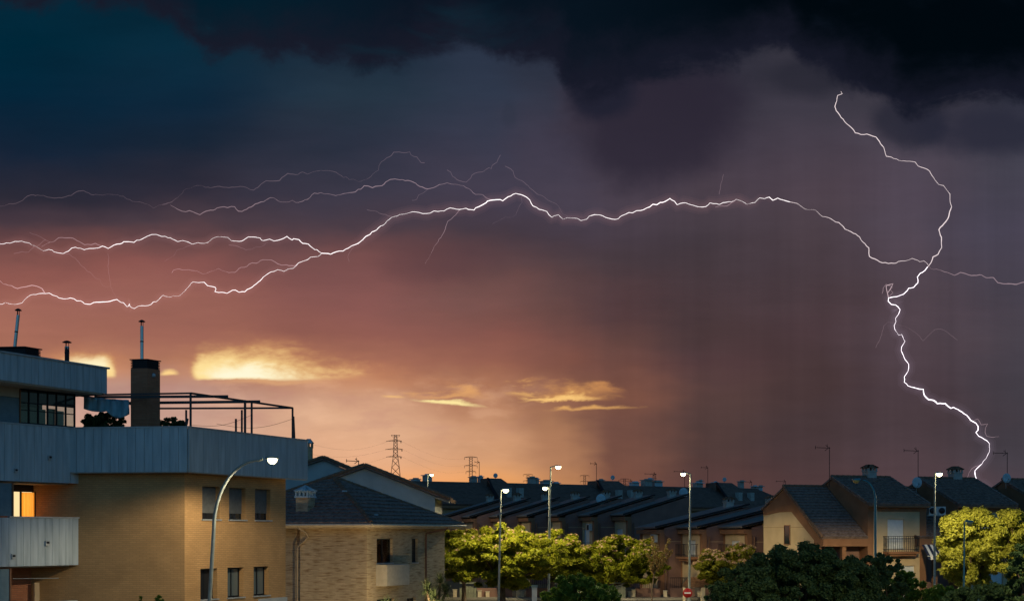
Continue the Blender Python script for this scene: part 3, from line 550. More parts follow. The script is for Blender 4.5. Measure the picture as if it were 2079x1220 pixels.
def spanish_chimney(x, y, z0, w, h, parent, mat, capmat, name='chimney'):
    """render shaft, ring of small arched openings, tiled hipped cap"""
    c = MB().box(x-w/2, x+w/2, y-w/2, y+w/2, z0, z0+h*.62).build(name, mat, parent)
    mb = MB().box(x-w*.56, x+w*.56, y-w*.56, y+w*.56, z0+h*.62, z0+h*.67)
    for i in range(3):
        for s_ in (-1, 1):
            mb.box(x-w*.5+i*w*.43, x-w*.5+i*w*.43+w*.14, y+s_*w*.5-w*.07, y+s_*w*.5+w*.07, z0+h*.67, z0+h*.82)
            mb.box(x+s_*w*.5-w*.07, x+s_*w*.5+w*.07, y-w*.5+i*w*.43+.003, y-w*.5+i*w*.43+w*.137, z0+h*.67, z0+h*.82)
    kid(mb, 'chimney_vents', mat, c)
    q = w*.62; r = w*.2; t0, t1 = z0+h*.82, z0+h
    mb = MB().add([(x-q,y-q,t0),(x+q,y-q,t0),(x+q,y+q,t0),(x-q,y+q,t0),(x-r,y-r,t1),(x+r,y-r,t1),(x+r,y+r,t1),(x-r,y+r,t1)],
                  [(3,2,1,0),(4,5,6,7),(0,1,5,4),(1,2,6,5),(2,3,7,6),(3,0,4,7)])
    for i in range(5):
        f = -1+i*.5
        for s_ in (-1, 1):
            mb.bar((x+f*q, y+s_*q, t0+.02), (x+f*r, y+s_*r, t1+.01), w*.06, w*.04, n=5)
            mb.bar((x+s_*q, y+f*q, t0+.02), (x+s_*r, y+f*r, t1+.01), w*.06, w*.04, n=5)
    kid(mb, 'chimney_cap', capmat, c)
    return c
def kid(mb, name, mat, parent, **k):
    return mb.build(name, mat, parent, **k)

# ------------------------------------------------------------------ the flats on the left
AC_ = Vector((-11.63, 49.0))                          # near brick corner
base = Vector((-13.0, 52.0, 0))
flats = thing('apartment_building', 'block of flats with white panelled balconies and tan brick walls at left', 'building', base)
def W3(x, y, z): return (x-base.x, y-base.y, z)
class FB(MB):                                         # mesh given in world plan coordinates, stored local to the flats
    def build(s, name, mat, parent=None, **k):
        if parent is flats or parent is None or True:
            s.v = [(a-base.x, b-base.y, c-base.z) for a, b, c in s.v]
        return MB.build(s, name, mat, parent, **k)
dR = Vector((.408, .913)); nR = Vector((.913, -.408))  # right face direction, outward normal
tE = 6.43
A0 = AC_; A1 = AC_+dR*tE
C1 = Vector((-15.7, 49.4))
def tR(px, off=0):                                    # distance along right face plane seen at pixel column
    a = AC_+nR*off; r = (px-CX)/F
    return (r*a.y-a.x)/(dR.x-r*dR.y)
def zR(px, py, off=0):
    t = tR(px, off); return Z(py, (AC_+nR*off+dR*t).y)
# right wall with real openings
def wall_with_holes(A, d, n, t0, t1, z0, z1, holes, depth, mat, parent, B):
    """upright wall sheet from strips, with reveals depth deep; holes = (ta,tb,za,zb)"""
    mb = B()
    ts = sorted({t0, t1, *[h[0] for h in holes], *[h[1] for h in holes]}); zs = sorted({z0, z1, *[h[2] for h in holes], *[h[3] for h in holes]})
    pt = lambda t, z, o=0: (A.x+d.x*t-n.x*o, A.y+d.y*t-n.y*o, z)
    for i in range(len(ts)-1):
        for j in range(len(zs)-1):
            tm, zm = (ts[i]+ts[i+1])/2, (zs[j]+zs[j+1])/2
            if any(h[0] < tm < h[1] and h[2] < zm < h[3] for h in holes): continue
            mb.add([pt(ts[i],zs[j]), pt(ts[i+1],zs[j]), pt(ts[i+1],zs[j+1]), pt(ts[i],zs[j+1])], [(0,1,2,3)])
    for a, b, c, e in holes:
        for q in (((a,c),(b,c)), ((b,c),(b,e)), ((b,e),(a,e)), ((a,e),(a,c))):
            (ta, za), (tb, zb) = q
            mb.add([pt(ta,za), pt(ta,za,depth), pt(tb,zb,depth), pt(tb,zb)], [(0,1,2,3)])
    return mb.build('wall', mat, parent)
up = [(410.5,446,986,1052),(465,498.5,989,1054),(517.6,549,992,1055.5)]
lo = [(407,441,1153,1215),(462,494.5,1152,1212.5),(515,545.5,1150,1209.5)]
holes = []
for r_ in (up, lo):
    for (xa, xb, ya, yb) in r_:
        holes.append((tR(xa), tR(xb), zR(xa, yb), zR(xa, ya)))
wz = [(holes[i][2], holes[i][3]) for i in (1, 4)]
for i in range(6):
    holes[i] = (holes[i][0], holes[i][1], wz[i//3][0], wz[i//3][1])
wall_with_holes(A0, dR, nR, 0, tE, 0, 6.76, holes, .28, M['brick'], flats, FB)
# brick wall facing the viewer, and the dark returns
FB().add([(C1.x-2.6,C1.y+.25,0),(A0.x,A0.y,0),(A0.x,A0.y,6.76),(C1.x-2.6,C1.y+.25,6.76)], [(0,1,2,3)]).build('wall', M['brick'], flats)
inner = [(A0.x-.05,A0.y+.35),(A1.x-.35,A1.y),(A1.x-6,A1.y+2.7),(C1.x-2.6,C1.y+.6)]
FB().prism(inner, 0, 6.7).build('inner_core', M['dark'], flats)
FB().add([(A1.x,A1.y,0),(A1.x-6,A1.y+2.7,0),(A1.x-6,A1.y+2.7,6.76),(A1.x,A1.y,6.76)], [(0,1,2,3)]).build('wall', M['brick'], flats)
rnd = random.Random(3)
for i, (ta, tb, za, zb) in enumerate(holes):
    A = AC_-nR*.20
    def q(t, z, o=0): return (A.x+dR.x*t-nR.x*o, A.y+dR.y*t-nR.y*o, z)
    f = FB()
    def bar4(f, t0, t1, z0, z1, o0, o1):
        f.prism([q(t0,0,o0)[:2], q(t1,0,o0)[:2], q(t1,0,o1)[:2], q(t0,0,o1)[:2]], z0, z1)
    w_ = .05
    bar4(f, ta, ta+w_, za, zb, 0, .06); bar4(f, tb-w_, tb, za, zb, 0, .06)
    bar4(f, ta+w_, tb-w_, za, za+w_, 0, .06); bar4(f, ta+w_, tb-w_, zb-w_, zb, 0, .06)
    mid = (ta+tb)/2; bar4(f, mid-.03, mid+.03, za+w_, zb-w_, .002, .06)
    win = f.build('window', M['dark'], flats)
    g = FB(); bar4(g, ta+w_, tb-w_, za+w_, zb-w_, .03, .04); g.build('pane', M['glass'], win)
    s_ = FB(); a_ = A+nR*.0
    bar4(s_, ta-.04, tb+.06, za-.05, za, -.26, .0); s_.build('sill', M['cap'], win)
    if i < 3:
        hgt = zb-za; low = za+hgt*(.19 if i < 2 else .22)
        k = 26
        sh = FB()
        for j in range(k):
            z0 = low+(zb-low)*j/k; z1 = low+(zb-low)*(j+1)/k
            bar4(sh, ta+.01, tb-.01, z0+.006, z1, -.028, -.006)
        bar4(sh, ta+.02, tb-.02, low, zb, -.012, -.004)
        sh.build('roller_shutter', M['shutter'], win)
    else:
        cu_ = FB()
        n_ = 14; L0, L1 = (ta+w_, mid-.05) if i != 5 else (mid-.25, tb-.05)
        vs = []
        for j in range(n_+1):
            t = L0+(L1-L0)*j/n_; o = .07+.02*math.sin(j*1.9)
            vs += [q(t, za+.04, o), q(t, zb-.04, o)]
        # curtains just behind the pane read as pale strips
        cu_.add(vs, [(2*j,2*j+2,2*j+3,2*j+1) for j in range(n_)]); cu_.build('curtain', M['curtain'], win)
# clear pane material; the lower windows take the pale reflection-tinted glass
tg = bpy.data.materials.new('clear_pane'); tg.use_nodes = True; N_ = tg.node_tree.nodes; N_.clear()
_g = N_.new('ShaderNodeBsdfGlossy'); _g.inputs['Roughness'].default_value = .03; _t = N_.new('ShaderNodeBsdfTransparent'); _t.inputs[0].default_value = (.75,.82,.8,1)
_m = N_.new('ShaderNodeMixShader'); _f = N_.new('ShaderNodeFresnel'); _f.inputs[0].default_value = 1.5; _o = N_.new('ShaderNodeOutputMaterial')
for a_, b_ in ((_f.outputs[0], _m.inputs[0]), (_t.outputs[0], _m.inputs[1]), (_g.outputs[0], _m.inputs[2]), (_m.outputs[0], _o.inputs[0])): tg.node_tree.links.new(a_, b_)
M['clear'] = tg
panes = [o for o in flats.children for o in o.children if o.name.startswith('pane')]
for o in panes[3:]: o.data.materials[0] = M['glass_p']
# plinth strip under lower windows
FB().obox(A0+dR*(tR(527)-.1), A1+dR*.03, .06, wz[1][0]-.9, wz[1][0]-.13, -1).build('plinth_band', M['render_w'], flats)

def panel_run(a, b, z0, z1, w, name='panel', th=.05, outward=-1, skip=0, zt=None, parent=None):
    """cladding: one mesh object per panel, a recessed joint between"""
    a = Vector(a); b = Vector(b); L_ = (b-a).length; n = max(1, round(L_/w)); d = (b-a).normalized()
    nn = Vector((-d.y, d.x))*outward
    for i in range(n):
        p = a+d*(L_*i/n+.006); q_ = a+d*(L_*(i+1)/n-.006); o = rnd.uniform(0, .006)
        f = FB(); z1a = z1 if zt is None else z1+(zt-z1)*i/n; z1b = z1 if zt is None else z1+(zt-z1)*(i+1)/n
        P4 = [p+nn*o, q_+nn*o, q_+nn*(th+o), p+nn*(th+o)]
        if outward < 0: P4 = [P4[3], P4[2], P4[1], P4[0]]
        f.prism([(v.x, v.y) for v in P4], z0, z1a)
        f.build(name, M['panel'], parent or flats)
def band(poly_, z0, z1, name='balcony_band'):
    f = FB().prism([(p[0], p[1]) for p in poly_], z0, z1); return f.build(name, M['panel_in'], flats)
# corner parapet box (overhangs the brick)
E0 = Vector((-11.42, 48.55)); E1 = E0+dR*7.7; E2 = Vector((-15.79, 49.12))
zt, zb_ = 8.27, 6.76
band([E0+Vector((-.01,.05)), E1, E1+Vector((-6,2.7)), E2+Vector((-.5,3.0)), E2+Vector((0,.05))], zb_, zt-.02)
panel_run(E2, E0, zb_-.04, zt, .315)
panel_run(E0, E1, zb_-.04, zt, .42)
f = FB(); f.obox(E2+Vector((-.03,0)), E0+Vector((.08,0)), .10, zt, zt+.05, -1, -.02); f.obox(E0, E1+dR*.05, .10, zt+.001, zt+.052, -1, -.02); f.build('coping', M['cap'], flats)
f = FB(); f.obox(E2, E0, .03, zb_-.075, zb_-.04, -1, .01); f.obox(E0, E1, .03, zb_-.076, zb_-.041, -1, .01); f.build('drip_edge', M['soffit'], flats)
# near end return of right parapet
# left wing, three levels of panelled balconies
L1_ = Vector((-15.77, 49.1)); dW = Vector((.547, .837)); L0_ = L1_-dW*8.5; nW = Vector((.837, -.547))
band([L0_, L1_, L1_+Vector((-1.0,2.5)), L0_+Vector((-4,2))], 6.34, 8.25)
panel_run(L0_, L1_+dW*.0, 6.33, 8.27, .30)
f = FB(); f.obox(L0_, L1_+dW*.02, .09, 8.272, 8.32, -1, -.01); f.build('coping', M['cap'], flats)
panel_run(L1_+dW*.01, L1_+dW*.9, 6.33, 6.70, .30)
band([L1_+dW*.01, L1_+dW*.9, L1_+dW*.9+Vector((-1,1)), L1_+Vector((-1,1))], 6.35, 6.70)
# lower balcony, to px 152
Lb = L1_+dW*.42
band([L0_, Lb, Lb+Vector((-1.2,.9)), L0_+Vector((-3,1.5))], 3.44, 5.06)
panel_run(L0_, Lb, 3.42, 5.08, .30)
panel_run(Lb, Lb+Vector((-1.2,.95)), 3.42, 5.08, .4)
f = FB(); f.obox(L1_-dW*2.55, Lb+dW*.03, .12, 5.082, 5.13, -1, -.03); f.build('balcony_rail_cap', M['cap'], flats)
# soffits
FB().prism([(p.x,p.y) for p in (L0_-nW*.3, L1_+dW*1.0-nW*.3, L1_+dW*1.6-nW*2.5, L0_-nW*2.5)], 6.28, 6.325).build('balcony_soffit', M['soffit'], flats)
FB().prism([(p.x,p.y) for p in (L0_-nW*.3, Lb-nW*.25, Lb-nW*1.3, L0_-nW*2.5)], 3.36, 3.415).build('balcony_soffit', M['soffit'], flats)
# recessed back wall behind the balconies
Rb0 = L0_-nW*1.6; Rb1 = L1_-nW*1.5+dW*.4
FB().obox(Rb0, Rb1, .2, 0, 6.3, 1).build('recess_wall', M['brick_ch'], flats)
# blue roller shutters at left edge (two floors and penthouse)
def louvre(a, b, z0, z1, n, mat, name='shutter_screen'):
    f = FB(); a = Vector(a); b = Vector(b)
    for j in range(n):
        h = (z1-z0)/n; f.obox(a, b, .03, z0+h*j+.004, z0+h*(j+1), -1, .002*(j % 2))
    f.obox(a, b, .02, z0, z1, 1, 0)
    return f.build(name, mat, flats)
s0 = L1_-dW*8; s1 = L1_-dW*2.35-nW*.0
louvre(s0-nW*.1, s1-nW*.1, 5.14, 6.26, 18, M['shutter_b'])
louvre(s0-nW*.1, s1-nW*.1-dW*.1, 2.1, 3.34, 18, M['shutter_b'])
f = FB(); f.obox(s1-nW*.1, s1+dW*.05-nW*.1, .08, 5.13, 6.27, -1); f.build('shutter_frame', M['brown'], flats)
f = FB(); f.obox(s1-nW*.1-dW*.1, s1-dW*.05-nW*.1, .08, 2.1, 3.35, -1); f.build('shutter_frame', M['brown'], flats)
# lit room with orange curtains
def tW(px, off=0):
    a = L1_+nW*off; r = (px-CX)/F; return (r*a.y-a.x)/(dW.x-r*dW.y)
OFF = -1.35
def w2(px, py): t = tW(px, OFF); p = L1_+nW*OFF+dW*t; return p, Z(py, p.y)
pa, _ = w2(30, 1000); pb, _ = w2(69, 1000); pm, _ = w2(41, 1000)
zlo, zhi = w2(50, 1049)[1]-.3, w2(50, 998)[1]
room = emis('lit_room', (1.0, .72, .36), 1.1)
FB().obox(pa, pb, .02, zlo, zhi, -1, -.14).build('lit_room_wall', room, flats)
cm = bpy.data.materials.new('orange_curtain'); cm.use_nodes = True; N_ = cm.node_tree.nodes; N_.clear()
_d = N_.new('ShaderNodeBsdfTranslucent'); _d.inputs[0].default_value = (.85,.38,.05,1); _e = N_.new('ShaderNodeEmission'); _e.inputs[0].default_value = (.9,.33,.03,1); _e.inputs[1].default_value = .55
_a = N_.new('ShaderNodeAddShader'); _o = N_.new('ShaderNodeOutputMaterial'); tx = N_.new('ShaderNodeTexCoord'); wv = N_.new('ShaderNodeTexWave'); wv.inputs['Scale'].default_value = 4; wv.inputs['Distortion'].default_value = 1.5
rr = N_.new('ShaderNodeValToRGB'); rr.color_ramp.elements[0].color = (.62,.20,.015,1); rr.color_ramp.elements[1].color = (1,.48,.08,1)
for a_, b_ in ((tx.outputs['UV'], wv.inputs[0]), (wv.outputs['Fac'], rr.inputs[0]), (rr.outputs[0], _e.inputs[0]), (_d.outputs[0], _a.inputs[0]), (_e.outputs[0], _a.inputs[1]), (_a.outputs[0], _o.inputs[0])): cm.node_tree.links.new(a_, b_)
f = FB(); n_ = 26; vs = []
for j in range(n_+1):
    p = pm.lerp(pb, j/n_)+nW*(.02+.03*math.sin(j*1.35)); vs += [(p.x,p.y,zlo),(p.x,p.y,zhi-.02)]
f.add(vs, [(2*j,2*j+2,2*j+3,2*j+1) for j in range(n_)]); f.build('curtain', cm, flats)
FB().obox(pa, pb+dW*.25, .12, zhi, zhi+.45, -1, -.2).build('window_head', M['dark'], flats)
f = FB(); f.obox(pb, pb+dW*.25, .1, zlo, zhi, -1, -.1); f.obox(pm-dW*.05, pm, .06, zlo, zhi, -1, .03); f.build('window_frame', M['dark'], flats)
# ground level recess: door frame and laundry rail
pA, zA = w2(66, 1182); pB, zB = w2(85, 1182)
f = FB(); f.obox(pA, pA+dW*.28, .1, 0, zA, -1, .02); f.build('door_post', M['beige'], flats)
a = P(26, 1174, 47.3); b = P(119, 1173, 48.6); FB().bar(a, b, .012).build('laundry_rail', M['galv'], flats)
a = P(96, 1221, 47.6); b = P(150, 1219, 48.6); FB().obox(a, b, .2, 1.5, Z(1217.5, 48.6), -1).build('low_parapet', M['render_w'], flats)
# small wall vents / light fittings on the panels
def fitting(px, py, s_, off=.06):
    t = tW(px, off); p = L1_+nW*off+dW*t; z = Z(py, p.y)
    f = FB(); f.obox(p-dW*s_/2, p+dW*s_/2, .06, z-s_*.6, z+s_*.6, -1); o = f.build('wall_light', M['cap'], flats)
    f = FB(); f.obox(p-dW*s_*.3, p+dW*s_*.3, .03, z-s_*.1, z+s_*.4, -1, .06); f.build('light_lens', M['dark'], o)
for q_ in ((100,929,.14),(31,955,.12),(95,1102,.15),(26,1129,.14)): fitting(*q_)
# penthouse roof band
T0 = Vector((-17.9, 43.4)); T1 = Vector((-14.72, 50.0))
band([T0, T1, T1+Vector((-4.5,2)), T0+Vector((-4,3))], 9.62, 10.46, 'roof_band')
panel_run(T0, T1, 9.60, 10.5, .31)
f = FB(); f.obox(T0, T1+(T1-T0).normalized()*.1, .12, 10.502, 10.56, -1, -.02); f.build('coping', M['cap'], flats)
FB().prism([(T0.x,T0.y),(T1.x,T1.y),(T1.x-4.5,T1.y+2),(T0.x-4,T0.y+3)], 9.55, 9.598).build('roof_soffit', M['soffit'], flats)
# penthouse glazing
g0 = L1_+nW*(-.25)+dW*tW(38, -.25); g1 = L1_+nW*(-.25)+dW*tW(152, -.25)
def gl(px): return L1_+nW*(-.25)+dW*tW(px, -.25)
f = FB()
for px in (38, 58, 77, 96, 114, 133, 151): p = gl(px); f.obox(p-dW*.02, p+dW*.02, .07, 8.33, 9.60, -1, -.03)
for z0, z1 in ((8.33,8.39),(9.05,9.09),(8.80,8.83)): f.obox(g0, g1, .05, z0, z1, -1, -.02)
f.obox(g0, g1, .05, 9.5, 9.56, -1, -.02)
gw_ = f.build('conservatory_frame', M['dark'], flats)
xs_ = (38, 58, 77, 96, 114, 133, 151)
for i in range(6):
    p, q_ = gl(xs_[i]), gl(xs_[i+1])
    FB().obox(p, q_, .01, 8.39, 9.05, -1, 0).build('pane', M['clear'], gw_); FB().obox(p, q_, .01, 9.09, 9.5, -1, .001).build('pane', M['glass'], gw_)
for i in range(6):
    p, q_ = gl(xs_[i]+2), gl(xs_[i+1]-3)
    FB().obox(p-nW*.5, q_-nW*.5, .01, 8.3, 9.0-.05*(i % 2), -1, 0).build('blind', M['curtain'], gw_)
FB().obox(g0-nW*1.8, g1-nW*1.8, .1, 8.2, 9.6, 1).build('inner_wall', M['dark'], flats)
p0 = gl(-60); p1 = gl(37)
FB().obox(p0, p1, .08, 9.22, 9.58, -1).build('wall_panel', M['soffit'], flats)
louvre(p0+nW*.05, p1+nW*.05-dW*.03, 8.32, 9.2, 14, M['shutter_b'])
f = FB(); f.obox(p1-dW*.02+nW*.06, p1+dW*.02+nW*.06, .06, 8.3, 9.5, -1); f.build('shutter_frame', M['brown'], flats)

# things on the roofs
def flue(name, label, px, ytop, ybase, Y, r, lean=0, mat='steel', cap='cone'):
    b = P(px+lean, ybase, Y); t = thing(name, label, 'flue', b); top = P(px, ytop, Y)-b
    h = top.z; MB().bar((0,0,0), (top.x, 0, h-.22), r).build('flue_pipe', M[mat], t)
    mb = MB()
    for i in range(3): a = i*2.1; mb.bar((top.x+r*.7*math.cos(a), r*.7*math.sin(a), h-.24), (top.x+r*.7*math.cos(a), r*.7*math.sin(a), h-.04), .012, n=5)
    mb.build('cap_strut', M['black'], t)
    MB().lathe((top.x,0,h-.05), [(0,.07),(r*.9,.05),(r*2.0,0),(r*1.9,-.015),(0,.03)], 16).build('rain_cap', M['black'], t)
    MB().bar((top.x*.5,0,h*.45),(top.x*.52,0,h*.45+.04), r*1.08).build('flue_joint', M['black'], t)
    if cap == 'collar': MB().bar((0,0,h-.30),(top.x,0,h-.2), r*.95, n=12).build('bright_collar', M['steel'], t)
flue('roof_flue', 'leaning steel flue on the penthouse roof, leftmost of the three', 37, 627, 714, 48.8, .062, -8)
flue('roof_flue', 'short black flue pipe with silver collar on the penthouse roof', 136, 692, 737, 49.6, .085, 0, 'black', 'collar')
flue('roof_flue', 'tall steel flue standing on the brick chimney', 288, 650, 731, 51.4, .065, 0)
b = P(18, 722, 48.6); t = thing('roof_vent', 'low dark louvred vent box under the leaning flue', 'vent', b)
w_ = 1.9
for j in range(4): MB().prism([(-w_/2,0),(w_/2-.3,-.2),(w_/2,.5),(-w_/2,.9)], .03+j*.055, .065+j*.055).build('louvre', M['dark'], t)
MB().prism([(-w_/2+.05,.05),(w_/2-.32,-.14),(w_/2-.05,.45),(-w_/2+.05,.85)], -.3, .26).build('vent_body', M['black'], t)
MB().prism([(-w_/2-.05,-.05),(w_/2-.3,-.26),(w_/2+.06,.5),(-w_/2,.95)], .262, .30).build('vent_lid', M['dark'], t)
# brick chimney stack on terrace
cb = P(291, 866, 51.3); ch = thing('chimney_stack', 'square brick chimney stack with dark louvred top on the roof terrace', 'chimney', cb)
e1 = Vector((.80, -.30)); e2 = Vector((.33, .62))
c0 = Vector((-.47, .0))
quad = [c0, c0+Vector((.64,-.10)), c0+Vector((.97,.48)), c0+Vector((.33,.6))]
quad = [(p.x, p.y) for p in quad]; zc = Z(748, 51.3)-cb.z; zt_ = Z(731, 51.3)-cb.z
MB().prism(quad, -.6, zc).build('brick_shaft', M['brick_ch'], ch)
cxm = sum(p[0] for p in quad)/4; cym = sum(p[1] for p in quad)/4
def scl(k): return [(cxm+(x-cxm)*k, cym+(y-cym)*k) for x, y in quad]
MB().prism(scl(.9), zc, zt_).build('louvre_core', M['black'], ch)
for j in range(5): MB().prism(scl(1.0), zc+.01+j*.06, zc+.045+j*.06).build('louvre', M['dark'], ch)
MB().prism(scl(1.08), zt_, zt_+.035).build('top_slab', M['black'], ch)
bb = Vector((quad[1][0]+.17, quad[1][1]+.25, Z(761, 51.3)-cb.z)); MB().lathe(bb, [(0,-.03),(.08,-.03),(.08,.03),(0,.03)], 14, 'y').build('inspection_plate', M['cap'], ch)
# pergola
pc = P(387, 866, 49.2); pg = thing('pergola', 'unfinished steel pergola frame on the roof terrace', 'pergola', pc)
def pb_(name, a, b, r, mat='pergola'):
    return MB().bar(Vector(a)-pc, Vector(b)-pc, r, square=True).build(name, M[mat], pg)
A_, B_, C_, D_ = P(387,798,49.3), P(594,828,54.9), P(318,829,55.0), P(158,802,50.0)
pb_('frame_beam', A_, B_, .035); pb_('frame_beam', A_, D_, .03); pb_('frame_beam', C_, B_+Vector((0,0,.0)), .035); pb_('frame_beam', C_, D_, .03)
pb_('cross_beam', P(192,806,50.9), P(463,804.5,51.0), .045); pb_('cross_beam', P(262,818,53.0), P(528,815,53.0), .05)
for (px, yt, yb, Y, r) in ((387,798,866,49.3,.035),(284,800,866,51.9,.03),(594,828,888,54.9,.035),(491,832,877,55.0,.035),(497.5,812,877,51.6,.04),(511,818,879,52.3,.035),(378,832,866,55.0,.035)):
    pb_('post', P(px,yb+2,Y), P(px,yt,Y), r)
pb_('stub_post', P(479,877,52), P(479,850,52), .035); pb_('stub_post', P(597.5,889,55.3), P(595.5,845,55.3), .04); pb_('stub_post', P(378,862,53), P(380,849,53), .05)
# thin wires sagging between the posts
mb = MB()
for a, b, sag in ((P(440,860,50.5), P(594,850,54.9), .25),(P(387,862,49.3), P(511,842,52.5), .2)):
    mb.tube([a.lerp(b, i/10)-Vector((0,0,sag*math.sin(math.pi*i/10)))-pc for i in range(11)], .006, 4)
mb.build('wire', M['black'], pg)
# tarp hung on pergola and dark planting behind
tb = P(215, 845, 50.6)
n_, m_ = 26, 10; vs = []
for i in range(n_+1):
    for j in range(m_+1):
        u = i/n_; v = j/m_
        px = 170+92*u; drop = 24+7*abs(math.sin(u*math.pi*2.0))+4*u; py = 806+6*u+drop*v*(1 if True else 0)-4*math.sin(u*math.pi*2)*v
        Y = 50.4+.8*u+.12*math.sin(u*23+v*3)+.06*math.sin(u*47)
        vs.append(P(px, py, Y)-tb)
fs = [(i*(m_+1)+j, (i+1)*(m_+1)+j, (i+1)*(m_+1)+j+1, i*(m_+1)+j+1) for i in range(n_) for j in range(m_)]
mb = MB(); mb.add(vs, fs, True); o = mb.build('tarpaulin', M['tarp']); o.location = tb
md = o.modifiers.new('thick', 'SOLIDIFY'); md.thickness = .02
tag(o, 'pale blue tarpaulin sagging from the pergola beside the conservatory', 'tarpaulin')

# low lantern added out of view to put warm light on the brick house
def fill_lantern(px, Y, h, power, label):
    b = P(px, HY, Y); t = thing('fill_lantern', label, 'lantern', (b.x, Y, 0))
    MB().bar((0,0,0),(0,0,h-.3), .035, n=8).build('post', M['black'], t)
    MB().lathe((0,0,h-.3), [(0,0),(.08,.02),(.10,.14),(.08,.24),(0,.26)], 12).build('globe', M['lamp_on_s'], t)
    MB().lathe((0,0,h-.04), [(0,.05),(.07,.03),(.12,0),(0,0)], 12).build('cap', M['black'], t)
    l = bpy.data.lights.new('lantern_fill_light', 'POINT'); l.energy = power; l.color = (1,.78,.42); l.shadow_soft_size = .12
    o = bpy.data.objects.new('lantern_fill_light', l); col.objects.link(o); o.parent = t; o.location = (0,-.16,h-.18)
fill_lantern(690, 60.5, 1.5, 1300, 'added fill lantern below view before the brick house')
fill_lantern(848, 63.5, 1.25, 500, 'added fill lantern below view near the yucca')
# ------------------------------------------------------------------ street lamps
def street_lamp(label, px, ytop, Y, kind, head, reach, r=.07, mat='galv', on=True, power=900, lean=0, group='street lamps', base_px=None, colr=(1,.83,.46), cone=158, spot=None, off_y=0, hl=.5):
    """kind: 'bow' curved arm / 'L' short straight arm;  head: side (-1 left, 1 right)"""
    top = P(px, ytop, Y); bx = P(base_px if base_px is not None else px, HY, Y).x
    t = thing('street_lamp', label, 'street lamp', (bx, Y, 0), 0, group)
    top = top-Vector((bx, Y, 0)); h = top.z
    MB().bar((0,0,0), (0,0,.35), r*1.8, r*1.5, n=12).build('pole_base', M[mat], t)
    if kind == 'bow':
        hx = top.x+reach*head; n = 18; R = min(reach*.95, 2.0)
        pts = [Vector((top.x*0,0,.3))]; pts += [Vector((top.x*.5,0,(h-R*1.5)*.5)), Vector((top.x,0,h-R*1.45))]
        for i in range(1, n+1):
            a = math.pi/2*i/n; pts.append(Vector((top.x+head*(1-math.cos(a))*reach*.86, 0, h-R*1.45+math.sin(a)*R*1.42)))
        pts.append(Vector((hx-head*.1, 0, h+.0)))
        rs = [r*(1-.45*i/len(pts)) for i in range(len(pts))]
        MB().tube(pts, rs, 10).build('pole', M[mat], t)
        hp = Vector((hx, 0, h+.02))
    else:
        MB().tube([(0,0,.3),(top.x,0,h)], [r,r*.62], 10).build('pole', M[mat], t)
        MB().tube([(top.x,0,h-.03),(top.x+head*reach,0,h+.03)], [r*.5,r*.45], 8).build('arm', M[mat], t)
        hp = Vector((top.x+head*reach, 0, h+.03))
    # flat LED head
    x0, x1 = (hp.x, hp.x+head*hl)
    vs = []
    prof = [(0,.05,.05),(.2,.12,.07),(.6,.14,.06),(1,.09,.03)]
    for f_, hw, ht in prof:
        x = x0+(x1-x0)*f_
        vs += [(x,-hw,hp.z-.02),(x,hw,hp.z-.02),(x,hw*.7,hp.z+ht),(x,-hw*.7,hp.z+ht)]
    fs = [(4*i+j,4*i+(j+1)%4,4*i+4+(j+1)%4,4*i+4+j) for i in range(3) for j in range(4)]+[(3,2,1,0),(12,13,14,15)]
    hd = MB().add(vs, fs).build('lamp_head', M[mat if not on else 'galv'], t)
    xa, xb = sorted((x0+(x1-x0)*.18, x0+(x1-x0)*.92))
    MB().lathe(((xa+xb)/2, 0, hp.z-.03), [(0,-.17),((xb-xa)*.27,-.15),((xb-xa)*.45,-.09),((xb-xa)*.54,0),(0,.005)], 14).build('lamp_lens', M['lamp_on' if on else 'lamp_off'], hd)
    if on:
        l = bpy.data.lights.new('lamp_light', 'SPOT'); l.energy = power; l.color = colr; l.shadow_soft_size = .10
        l.spot_size = math.radians(cone); l.spot_blend = .28
        lo_ = bpy.data.objects.new('lamp_light', l); col.objects.link(lo_); lo_.parent = t; lo_.location = ((xa+xb)/2, 0, hp.z-.16)
    return t
street_lamp('tall bow armed street lamp shining in front of the brick flats', 434, 931, 46.6, 'bow', 1, 1.75, .068, 'galv', True, 3100, base_px=417, cone=166, colr=(1,.86,.58), hl=.42, group=None)
street_lamp('brightest street lamp, its pole in front of the middle of the big mimosa tree', 1017, 994, 80, 'L', 1, .05, .075, 'galv', True, 11500, base_px=1012, hl=.42)
street_lamp('tallest street lamp over the trees, head pointing right', 1118, 947, 90, 'L', 1, .25, .075, 'galv', True, 8500, base_px=1114, hl=.45)
street_lamp('shorter street lamp directly behind the tallest one, head pointing left', 1115, 990, 91.5, 'L', -1, .06, .055, 'galv', True, 6000, base_px=1113, hl=.4)
street_lamp('street lamp above the no entry sign, arm pointing left', 1402, 961, 88, 'L', -1, .25, .085, 'galv', True, 3500, base_px=1399, hl=.4)
street_lamp('street lamp shining between the right hand houses and the yellow tree', 1898, 961, 76, 'L', 1, .03, .075, 'galv', True, 12000, base_px=1897, cone=164, hl=.4)
street_lamp('bow armed street lamp on the near left pavement, beyond the left edge of the photo', -330, 600, 30, 'bow', 1, 1.4, .07, 'galv', True, 2600, base_px=-332, cone=160, colr=(1,.86,.58), hl=.42)
street_lamp('unseen bow armed fill lamp added beyond the right edge', 2200, 600, 35, 'bow', -1, .8, .07, 'galv', True, 15000, base_px=2203, cone=160, hl=.42)  # added lamp out of view, brightens the dark trees and brick house
street_lamp('far street lamp behind the white gable, head pointing right', 868, 963, 125, 'L', 1, .15, .08, 'galv', True, 1500, hl=.4)
